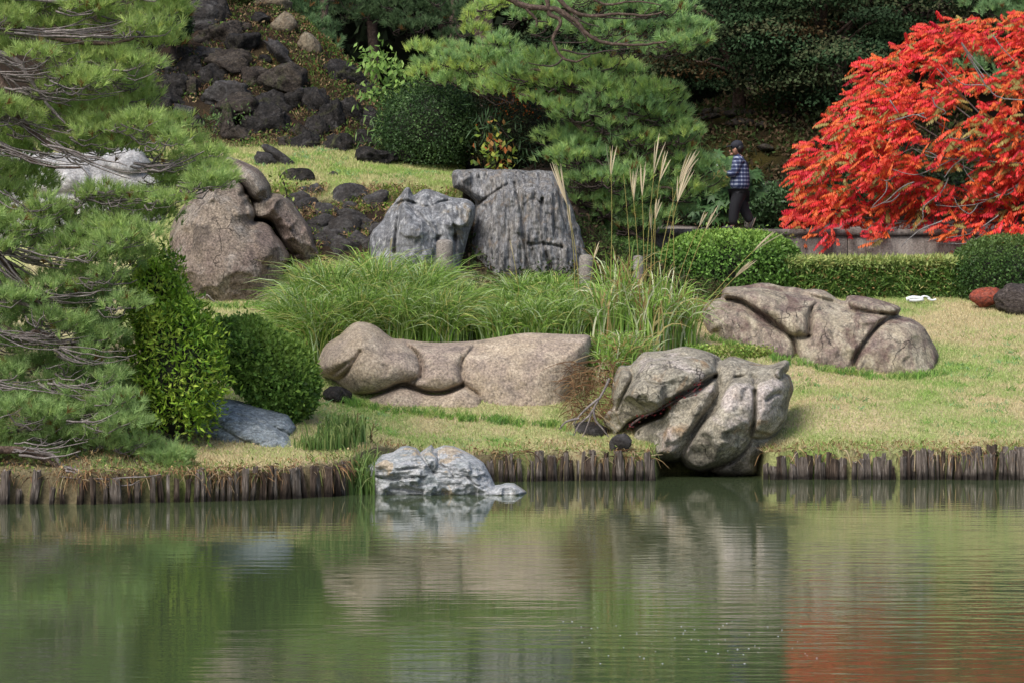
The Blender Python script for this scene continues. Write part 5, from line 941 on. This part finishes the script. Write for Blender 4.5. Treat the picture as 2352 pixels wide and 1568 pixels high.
# farther pines at the top
def farpine(label, pads, trunk, d, cols=PCOL2):
    r = empty('pine_tree', tuple(trunk[0]), label, 'pine tree'); V, F = tubes(np.array(trunk), np.linspace(.13, .08, len(trunk)), 10); mk('trunk', V, F, M['bark'], r, smooth=True)
    pine(r, [(u, v, ru, rv, d + rng.uniform(-.6, .6), .85) for u, v, ru, rv in pads], lambda u, v: (0, .6), .17, 22, 90, cols, w=.017, twigs=4, tmat='twigdark'); return r
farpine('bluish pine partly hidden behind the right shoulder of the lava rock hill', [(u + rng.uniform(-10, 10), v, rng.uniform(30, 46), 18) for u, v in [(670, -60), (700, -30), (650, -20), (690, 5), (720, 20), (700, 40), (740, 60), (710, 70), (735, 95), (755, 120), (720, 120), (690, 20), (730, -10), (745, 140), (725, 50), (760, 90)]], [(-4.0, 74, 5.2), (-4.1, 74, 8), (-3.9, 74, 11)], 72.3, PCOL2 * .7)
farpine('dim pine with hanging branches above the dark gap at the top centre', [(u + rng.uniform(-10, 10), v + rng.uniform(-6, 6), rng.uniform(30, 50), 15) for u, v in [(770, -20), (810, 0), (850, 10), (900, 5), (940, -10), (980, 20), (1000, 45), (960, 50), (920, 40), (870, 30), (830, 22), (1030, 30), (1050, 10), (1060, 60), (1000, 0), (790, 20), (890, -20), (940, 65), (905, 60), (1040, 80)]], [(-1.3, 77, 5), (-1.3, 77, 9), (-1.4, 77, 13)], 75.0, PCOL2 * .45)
farpine('bright green pine top showing above the red tree', [(u, v, 46, 18) for u, v in [(2250, 10), (2290, 20), (2330, 10), (2370, 25), (2310, -10), (2270, -15), (2350, -20), (2390, 0), (2330, 35), (2230, 150), (2260, 120), (2200, 200), (2290, 180)]], [(11.5, 76, 6), (11.5, 76, 9), (11.5, 76, 12)], 73.0)

# ------------------------------------------------------------------ red sumac tree
rr = empty('red_tree', gpt(2480, 560, 66.2), 'vivid red autumn tree with drooping feathery leaves on the right', 'tree')
ROUT = [(1812, 505), (1832, 440), (1822, 360), (1880, 310), (1905, 240), (1972, 205), (1965, 145), (2030, 130), (2090, 95), (2130, 55), (2225, 35), (2300, 42), (2420, 20), (2650, 60), (2800, 300), (2750, 560), (2400, 600), (2330, 580), (2230, 545), (2180, 590), (2150, 545), (2080, 525), (2010, 585), (1975, 530), (1930, 570), (1870, 555), (1830, 530)]
ROUT = smooth_poly(ROUT, 2)
n0 = 18500; u = rng.uniform(1800, 2820, n0); v = rng.uniform(20, 610, n0); dd_ = seg_near(ROUT, u, v)[0]; ok = inside(ROUT, u, v)
# clumps and gaps
gap = fbm(np.c_[u / 70, v / 38, 0 * u], 3); ok &= (gap > -.19 - .12 * (dd_ < 40)) & (rng.uniform(size=n0) < .58 - .28 * (v > 500) * (u < 2300)); u, v, dd_, gap = u[ok], v[ok], dd_[ok], gap[ok]; n = len(u)
dep = 67.2 - 2.5 * prof(dd_ / 210) * np.clip(.5 + (v - 100) / 300, .5, 1.0) - .0 + rng.uniform(0, 1, n) ** 1.5 * 1.5 - np.clip((v - 470) / 60, 0, 1) * 1.4
C = at(u, v, dep); cen = at(2520, 330, 67.0)
outw = nrm((C - cen) * np.array([1, 1.2, .6])); D = nrm((outw * .45 + rng.normal(size=(n, 3)) * .62 + np.array([-.15, -.15, -.02])) * np.array([1, 1, .55])); 
Lr = rng.uniform(.22, .38, n); K = 8
t = np.linspace(.12, 1, K)[None, :, None]; rach = C[:, None] + D[:, None] * Lr[:, None, None] * t + np.array([0, 0, -1.0]) * (Lr[:, None, None] * .30 * t ** 2)
sd = nrm(np.cross(D, [0, 0, 1.0]))[:, None]; tang = nrm(D[:, None] + np.array([0, 0, -.84]) * t)
LV = []; LF = []
for sg in (-1, 1):
    dirs = nrm(sd * sg * .5 + tang * .22 + np.array([0, 0, -.85]) + rng.normal(size=(n, K, 3)) * .10); nn = np.cross(dirs, tang) * -sg + rng.normal(size=(n, K, 3)) * .2
    ll = (Lr[:, None] * .36 * np.sin(np.linspace(.55, 2.75, K))[None] ** .6); V, F = leaves(rach.reshape(-1, 3), dirs.reshape(-1, 3), nn.reshape(-1, 3), ll.ravel(), ll.ravel() * .40, .1); LV.append(V); LF.append(F + (0 if sg < 0 else len(V)))
RP = np.array([[.80, .055, .05], [.84, .10, .05], [.86, .19, .05], [.62, .025, .05], [.84, .055, .075], [.36, .30, .09]])
q = fbm(C * .9 + 7, 3); pr = rng.uniform(size=n); ci = np.where(pr < .12 + .10 * (q > .1) * (v < 420), 5, np.where(pr < .36 + .3 * q, 2, np.where(pr < .62, 1, np.where(pr < .86, 0, np.where(pr < .95, 4, 3)))))
cc = RP[ci] * rng.uniform(.75, 1.12, (n, 1)); cv = np.concatenate([np.repeat(cc, K * 4, 0)] * 2)
tag(mk('foliage', np.concatenate(LV), np.concatenate(LF), leafmat('red_leaf', .5, .35, .3), rr, cv), kind='stuff')
trk = at(2560, 560, 66.2); V, F = tubes(np.array([trk, trk + [-.1, 0, 1.1], trk + [.1, 0, 2.0], trk + [0, 0, 3.0]]), np.array([.22, .17, .13, .08]), 10); mk('trunk', V, F, M['smoothbark'], rr, smooth=True)
z4 = lambda p: Z(2996, 0, .5741, p)
BR = [[(2500, 480), (1900, 1270), (1740, 1360), (1600, 1420), (1440, 1440), (1300, 1430)], [(1740, 1360), (1640, 1300), (1560, 1260), (1500, 1180), (1490, 1100)], [(2300, 1000), (1900, 950), (1800, 1040), (1700, 1090), (1600, 1140), (1540, 1170)], [(1800, 1040), (1700, 1020), (1600, 960)], [(2300, 700), (1780, 690), (1650, 600), (1500, 590), (1400, 520), (1340, 450)], [(1650, 600), (1560, 450), (1480, 310)], [(1640, 540), (1560, 430), (1500, 330)], [(1420, 1110), (1300, 1170), (1150, 1220), (1000, 1180)], [(2100, 1150), (1420, 1110), (1250, 1060), (1130, 1040), (1050, 1080)], [(1400, 1050), (1300, 1100), (1200, 1070), (1120, 1020)], [(1050, 1210), (960, 1260), (880, 1240)], [(1500, 1100), (1420, 1160), (1360, 1240)],
      [(960, 1270), (950, 1340), (860, 1440)], [(1240, 830), (1150, 800), (1060, 830), (960, 850)], [(1220, 790), (1130, 810), (1020, 830)], [(1150, 1270), (1060, 1310), (960, 1400), (850, 1450)], [(1900, 1270), (1820, 1320), (1700, 1380), (1580, 1400)], [(1600, 1420), (1540, 1490), (1460, 1440), (1430, 1380)], [(1480, 300), (1580, 430), (1700, 560)], [(1700, 250), (1760, 330), (1850, 430)], [(1390, 1240), (1340, 1340), (1220, 1440), (1210, 1530), (1140, 1600)], [(1050, 1350), (1000, 1400), (920, 1420)], [(1600, 900), (1500, 970), (1400, 960)],
      [(1740, 1500), (1600, 1600), (1500, 1640), (1350, 1660), (1240, 1680)], [(1640, 1620), (1560, 1680), (1470, 1700), (1300, 1690)], [(1350, 1540), (1200, 1600), (1100, 1680), (1060, 1720)], [(980, 700), (1010, 740), (1040, 790)], [(1280, 680), (1300, 740), (1370, 780), (1350, 800)]]
for b in BR:
    pts = z4(b); limb(rr, pts, 64.85, .015, .006, 'smoothbark', dd=rng.uniform(-.2, .1))
for q in range(26):
    u1 = rng.uniform(1900, 2500); v1 = rng.uniform(150, 560); limb(rr, [(2560, 470), ((2560 + u1) / 2 + rng.uniform(-20, 20), (470 + v1) / 2 + 35), (u1, v1)], 66.2, .032, .010, 'smoothbark', dd=-.6)

# ------------------------------------------------------------------ the dark wood behind
def broadleaf(label, base, H, crown, R, nc, per, ls, cols, sub=1.0, flat=.3, lean=0., group='trees of the dark wood'):
    root = empty('broadleaf_tree', base, label, 'tree', group); b = np.array(base, float); c = np.array(crown, float)
    P = np.array([b - [0, 0, .4], b + (c - b) * .35 + [.1, 0, 0], b + (c - b) * .7 + [-.1, 0, 0], c]); V, F = tubes(P, np.array([.30, .22, .17, .07]) * min(sub, .6), 8); mk('trunk', V, F, M['bark'], root, smooth=True)
    X = nrm(rng.normal(size=(nc, 3))) * rng.uniform(.45, 1, (nc, 1)) ** .5; cl = c + X * np.array(R); cl = cl[(cl[:, 1] < c[1] + R[1] * .6)]; nc = len(cl)
    cr = rng.uniform(.55, 1.15, nc) * sub; Y = rng.normal(size=(nc, per, 3)); Y = Y / np.linalg.norm(Y, axis=-1, keepdims=True) * rng.uniform(.2, 1, (nc, per, 1)) ** .6
    Y[..., 2] = np.abs(Y[..., 2]) * np.where(rng.uniform(size=(nc, per)) < .8, 1, -.5)
    Q = cl[:, None] + Y * cr[:, None, None] * np.array([1.15, .9, flat]) - np.array([0, 0, .22]) * (Y[..., :1] ** 2 + Y[..., 1:2] ** 2) * cr[:, None, None]
    n = nc * per; N = Y.reshape(-1, 3) * [.6, .8, 1] + [0, -.3, .6] + rng.normal(size=(n, 3)) * .4; D = rng.normal(size=(n, 3)) + [0, 0, -.3]
    cols = np.array(cols); ci = rng.integers(0, len(cols), nc); cc = np.repeat(cols[ci] * rng.uniform(.7, 1.2, (nc, 1)), per, 0) * rng.uniform(.7, 1.3, (n, 1))
    V, F = leaves(Q.reshape(-1, 3), D, N, ls * rng.uniform(.7, 1.2, n), ls * .62 * rng.uniform(.7, 1.2, n)); tag(mk('foliage', V, F, M['dull'], root, np.repeat(cc, 4, 0)), kind='stuff')
    A_ = Acc()
    for q in range(0, nc, 3):
        m_ = b + (c - b) * rng.uniform(.4, .9); e = cl[q]; V, F = tubes(np.stack([m_, (m_ + e) / 2 + [0, 0, .2], e]), np.array([.05, .035, .012]) * sub, 5); A_.add(V, F)
    tag(A_.build('limbs', M['bark'], root), kind='stuff')
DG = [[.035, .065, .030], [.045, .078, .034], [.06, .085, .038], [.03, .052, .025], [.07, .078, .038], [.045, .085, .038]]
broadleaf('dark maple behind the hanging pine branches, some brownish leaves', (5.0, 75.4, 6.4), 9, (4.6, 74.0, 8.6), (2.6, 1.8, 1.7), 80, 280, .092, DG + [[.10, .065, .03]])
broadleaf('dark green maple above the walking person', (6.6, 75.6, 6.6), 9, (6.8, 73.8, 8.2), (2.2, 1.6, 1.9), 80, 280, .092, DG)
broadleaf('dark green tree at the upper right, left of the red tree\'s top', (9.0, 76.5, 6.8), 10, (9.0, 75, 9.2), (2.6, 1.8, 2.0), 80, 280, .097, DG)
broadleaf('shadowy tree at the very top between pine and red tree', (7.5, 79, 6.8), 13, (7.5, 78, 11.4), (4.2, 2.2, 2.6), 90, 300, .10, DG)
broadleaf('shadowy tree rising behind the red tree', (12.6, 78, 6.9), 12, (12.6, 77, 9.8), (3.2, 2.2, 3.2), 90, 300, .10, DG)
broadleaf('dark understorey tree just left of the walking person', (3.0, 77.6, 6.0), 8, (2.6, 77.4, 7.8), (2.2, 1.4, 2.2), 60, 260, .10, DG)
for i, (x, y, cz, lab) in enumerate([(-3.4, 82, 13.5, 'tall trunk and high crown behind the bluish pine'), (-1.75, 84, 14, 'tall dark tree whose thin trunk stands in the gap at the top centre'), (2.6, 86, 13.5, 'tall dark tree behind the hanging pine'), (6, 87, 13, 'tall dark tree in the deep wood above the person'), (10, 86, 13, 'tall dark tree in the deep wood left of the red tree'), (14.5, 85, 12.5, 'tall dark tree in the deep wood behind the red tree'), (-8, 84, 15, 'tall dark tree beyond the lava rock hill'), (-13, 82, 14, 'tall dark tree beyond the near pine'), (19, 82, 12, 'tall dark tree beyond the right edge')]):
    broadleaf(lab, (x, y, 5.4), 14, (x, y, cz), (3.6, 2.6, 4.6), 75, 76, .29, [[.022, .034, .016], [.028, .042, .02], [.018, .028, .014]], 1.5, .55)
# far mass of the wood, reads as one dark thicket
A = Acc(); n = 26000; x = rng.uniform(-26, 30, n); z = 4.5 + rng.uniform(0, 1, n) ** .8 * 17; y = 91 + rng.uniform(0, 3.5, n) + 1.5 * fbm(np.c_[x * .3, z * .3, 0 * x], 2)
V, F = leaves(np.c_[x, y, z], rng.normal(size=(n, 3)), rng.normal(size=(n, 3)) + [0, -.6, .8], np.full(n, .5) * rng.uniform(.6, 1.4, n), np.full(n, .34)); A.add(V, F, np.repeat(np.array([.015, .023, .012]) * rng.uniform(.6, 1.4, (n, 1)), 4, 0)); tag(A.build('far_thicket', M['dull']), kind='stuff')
V, F = box(-60, 60, 95, 96, 3, 24); wv = mk('far_woodland', V, F, M['core']); tag(wv, kind='structure')
# dim rocks on the wooded slope
sl_ = empty('slope_rocks', (4.8, 74, 6.2), 'half-buried rocks on the dim wooded slope above the walking person', 'rocks')
for i, (u, v, ru, rv) in enumerate([(1660, 258, 60, 10), (1705, 262, 50, 12), (1700, 285, 36, 12), (1745, 290, 16, 12), (1800, 262, 16, 9), (1640, 270, 30, 10), (1760, 340, 22, 10), (1770, 430, 26, 14)]):
    d_ = hillside_depth(u, v, 69.2, 80.) or 76; lump('rock', u, v, d_, ru, rv, .4, 300 + i, M['lavabrown'], parent=sl_, n=(14, 9))
# small standing wooden stakes and rail by the path
stk = empty('path_stake', gpt(1720, 520, 69.2), 'weathered wooden stake beside the path just behind the person', 'stake'); P = np.array([at(1716, 540, 69.25), at(1715, 480, 69.25), at(1717, 448, 69.25)]); V, F = tubes(P, np.array([.06, .055, .05]), 8); mk('pole', V, F, M['twig'], stk)

# ------------------------------------------------------------------ white flecks standing in for sparkles of light on the pond
n = 60; v = rng.uniform(1425, 1530, n); u = rng.uniform(1320, 1900, n) + (v - 1480) * 1.2; ds = CAM_H * F_PX / (v - 570); P = at(u, v, ds); P[:, 2] = .004; V = []; F = []
for i, p in enumerate(P):
    s = rng.uniform(.003, .008); a = rng.uniform(0, 6, 1)[0]
    for k in range(5): V.append(p + [s * 1.5 * math.cos(a + k * 1.257), s * math.sin(a + k * 1.257), 0])
    V.append(p + [0, 0, s * .4]); F += [[6 * i + k, 6 * i + (k + 1) % 5, 6 * i + 5] for k in range(5)]
tag(mk('water_sparkles', np.array(V), np.array(F), M['white']), kind='stuff')

# ------------------------------------------------------------------ the walking person
def skin(name, verts, edges, radii, mat, parent, sub=2, root=0):
    me = bpy.data.meshes.new(name + '_base'); me.from_pydata([tuple(v) for v in verts], edges, []); o = bpy.data.objects.new(name, me); COL.objects.link(o)
    md = o.modifiers.new('s', 'SKIN'); sv = me.skin_vertices[0].data
    for i, r in enumerate(radii): sv[i].radius = (r, r) if np.ndim(r) == 0 else r; sv[i].use_root = (i == root)
    ms = o.modifiers.new('d', 'SUBSURF'); ms.levels = sub; ms.render_levels = sub
    dg = bpy.context.evaluated_depsgraph_get(); ev = o.evaluated_get(dg); m2 = bpy.data.meshes.new_from_object(ev); m2.name = name
    o.modifiers.clear(); o.data = m2; bpy.data.meshes.remove(me); m2.materials.clear(); m2.materials.append(mat)
    for p in m2.polygons: p.use_smooth = True
    o.parent = parent; return o
PZ = 3.86; PX = at(1690, 500, 67.0)[0]
ppl = empty('person', (PX, 67.0, PZ), 'person in dark cap, checked shirt and dark trousers walking left along the path', 'person')
pu = lambda zx, zy, dy=0.0: np.array([(1550.3 + zx * .1831 - 1690) / F_PX * 67.0, dy, float(at(1690, 275.6 + zy * .1831, 67.0)[2]) - PZ])
M['skin'] = plain('skin', (.42, .22, .15), .5); M['trouser'] = plain('dark_trousers', (.012, .012, .016), .8); M['cap'] = plain('dark_cap', (.015, .016, .025), .8); M['hair'] = plain('black_hair', (.01, .009, .008), .5); M['shoe'] = plain('shoe_leather', (.05, .045, .045), .6); M['sole'] = plain('pale_sole', (.30, .25, .2), .8)
def plaid():
    m, nt, bs = newmat('checked_shirt'); p = pos(nt); sx = nt.nodes.new('ShaderNodeSeparateXYZ'); nt.links.new(p, sx.inputs[0])
    def band(sock, f, off=0.0, inp2=None):
        a = nt.nodes.new('ShaderNodeMath'); a.operation = 'MULTIPLY_ADD'; nt.links.new(sock, a.inputs[0]); a.inputs[1].default_value = f; a.inputs[2].default_value = off
        s = nt.nodes.new('ShaderNodeMath'); s.operation = 'SINE'; nt.links.new(a.outputs[0], s.inputs[0]); return s.outputs[0]
    ad = nt.nodes.new('ShaderNodeMath'); ad.operation = 'ADD'; nt.links.new(sx.outputs[0], ad.inputs[0]); nt.links.new(sx.outputs[1], ad.inputs[1])
    r1 = ramp(nt, band(sx.outputs[2], 2 * math.pi / .075), [(.3, G(0)), (.75, G(1))]); r2 = ramp(nt, band(ad.outputs[0], 2 * math.pi / .085), [(.3, G(0)), (.75, G(1))])
    c = mix(nt, (.018, .026, .075), (.13, .16, .27), r1); c2 = mix(nt, c, (.50, .54, .63), mix(nt, G(0), r1, r2)); c3 = mix(nt, c2, (.15, .18, .29), mix(nt, G(0), (.35, .35, .35), r2))
    nt.links.new(c3, bs.inputs['Base Color']); bs.inputs['Roughness'].default_value = .9; return m
M['shirt'] = plaid()
hip = pu(815, 900); che = pu(815, 620); sho = pu(808, 480); nk = pu(790, 440); hd = pu(765, 365)
hipL = pu(800, 930, -.10); hipR = pu(835, 930, .10); knL = pu(735, 1130, -.10); anL = pu(728, 1330, -.09); toL = pu(640, 1368, -.09); knR = pu(862, 1110, .10); anR = pu(960, 1290, .10); toR = pu(930, 1360, .10)
shL = pu(790, 500, -.19); shR = pu(815, 500, .19); elL = pu(735, 690, -.22); elR = pu(750, 690, .20); haL = pu(618, 655, -.07); haR = pu(618, 650, .07)
bodyv = [hip, che, sho, nk, hd + [0, 0, -.05], hd + [0, 0, .06], hipL, knL, anL, toL, hipR, knR, anR, toR, shL, elL, haL, shR, elR, haR]
bodye = [(0, 1), (1, 2), (2, 3), (3, 4), (4, 5), (0, 6), (6, 7), (7, 8), (8, 9), (0, 10), (10, 11), (11, 12), (12, 13), (2, 14), (14, 15), (15, 16), (2, 17), (17, 18), (18, 19)]
skin('body', bodyv, bodye, [.12, .13, .10, .055, .085, .095, .08, .055, .036, .03, .08, .055, .036, .03, .05, .038, .026, .05, .038, .026], M['skin'], ppl)
skin('shirt', [pu(805, 905), pu(815, 780), che, sho, shL, elL, elL * .25 + haL * .75, shR, elR, elR * .25 + haR * .75, pu(795, 455)], [(0, 1), (1, 2), (2, 3), (3, 4), (4, 5), (5, 6), (3, 7), (7, 8), (8, 9), (3, 10)], [(.26, .21), (.25, .21), (.235, .20), (.15, .15), .105, .085, .06, .105, .085, .06, .07], M['shirt'], ppl)
skin('trousers', [pu(812, 850), hipL, knL, anL, hipR, knR, anR], [(0, 1), (1, 2), (2, 3), (0, 4), (4, 5), (5, 6)], [.20, .15, .115, .095, .15, .115, .09], M['trouser'], ppl)
def ell(name, c, R, mat, rot=0., cut=None, n=(18, 12)):
    P, F = blob((0, 0, 0), R, 1, n, 0, 1, 0, 0, 0)
    if cut: P[:, 2] = np.maximum(P[:, 2], cut)
    cs, s = math.cos(rot), math.sin(rot); P = np.stack([P[:, 0] * cs - P[:, 2] * s, P[:, 1], P[:, 0] * s + P[:, 2] * cs], -1) + c + np.array([PX, 67.0, PZ]); return mk(name, P, F, mat, ppl, smooth=True)
tiltv = .22
ell('nose', pu(688, 392), (.02, .018, .024), M['skin']); ell('chin', pu(708, 432), (.035, .045, .03), M['skin']); ell('ear', pu(752, 375, -.105), (.022, .012, .034), M['skin']); ell('eye', pu(698, 372, -.045), (.010, .012, .008), M['hair']); ell('mouth', pu(694, 415, -.02), (.010, .03, .006), M['sole'])
ell('hair', hd + [.07, 0, .01], (.085, .115, .11), M['hair']); ell('cap', hd + [.015, 0, .07], (.125, .118, .10), M['cap'], tiltv, 0.0); ell('cap_brim', hd + [-.115, 0, .055], (.085, .075, .012), M['cap'], tiltv)
ell('shoe', anL * .35 + toL * .65 + [0, 0, .0], (.145, .055, .045), M['shoe']); ell('shoe', pu(962, 1310, .10), (.14, .055, .045), M['shoe'], 1.15); ell('sole', pu(985, 1300, .10), (.135, .05, .018), M['sole'], 1.15)
V, F = tubes(np.stack([pu(790, 440, -.13), pu(840, 480, -.18), pu(905, 560, -.14), pu(920, 640, -.05)]) + [PX, 67, PZ], np.full(4, .018), 5); mk('strap', V, F, M['cap'], ppl)
V, F = tubes(np.stack([sho + [-.02, -.10, -.0], nk + [0, -.03, .0], nk + [0, .03, .0], sho + [-.02, .10, 0]]) + [PX, 67, PZ], np.full(4, .03), 6); mk('collar', V, F, M['shirt'], ppl)
def hand(c, side):
    A = Acc(); b = c + np.array([PX, 67, PZ]); P, F = blob(b + [-.02, 0, .01], (.045, .022, .04), 2, (12, 8), 0, 1, 0, 0, 0); A.add(P, F)
    for k in range(4):
        s = b + [-.05, side * .005, .03 - k * .02]; e = s + np.array([-.045 + .006 * abs(k - 1), -side * .01, .012]); f = e + np.array([-.01, -side * .035, .004]); V, F = tubes(np.stack([s, e, f]), np.array([.010, .009, .007]), 6); A.add(V, F)
    s = b + [-.02, 0, .04]; V, F = tubes(np.stack([s, s + [-.03, -side * .01, .035], s + [-.055, -side * .02, .045]]), np.array([.013, .011, .008]), 6); A.add(V, F); A.build('hand', M['skin'], ppl, smooth=True)
hand(haL, -1); hand(haR, 1)
p0 = pu(600, 650); V, F = box(-.006, .006, -.12, .12, -.13, .13); cs, s_ = math.cos(.75), math.sin(.75); V = np.stack([V[:, 0] * cs - V[:, 2] * s_, V[:, 1], V[:, 0] * s_ + V[:, 2] * cs], -1) + pu(562, 607) + [PX, 67, PZ]
tag(mk('paper', V, F, M['white']), 'folded white sheet held up in the walking person\'s hands', 'paper')
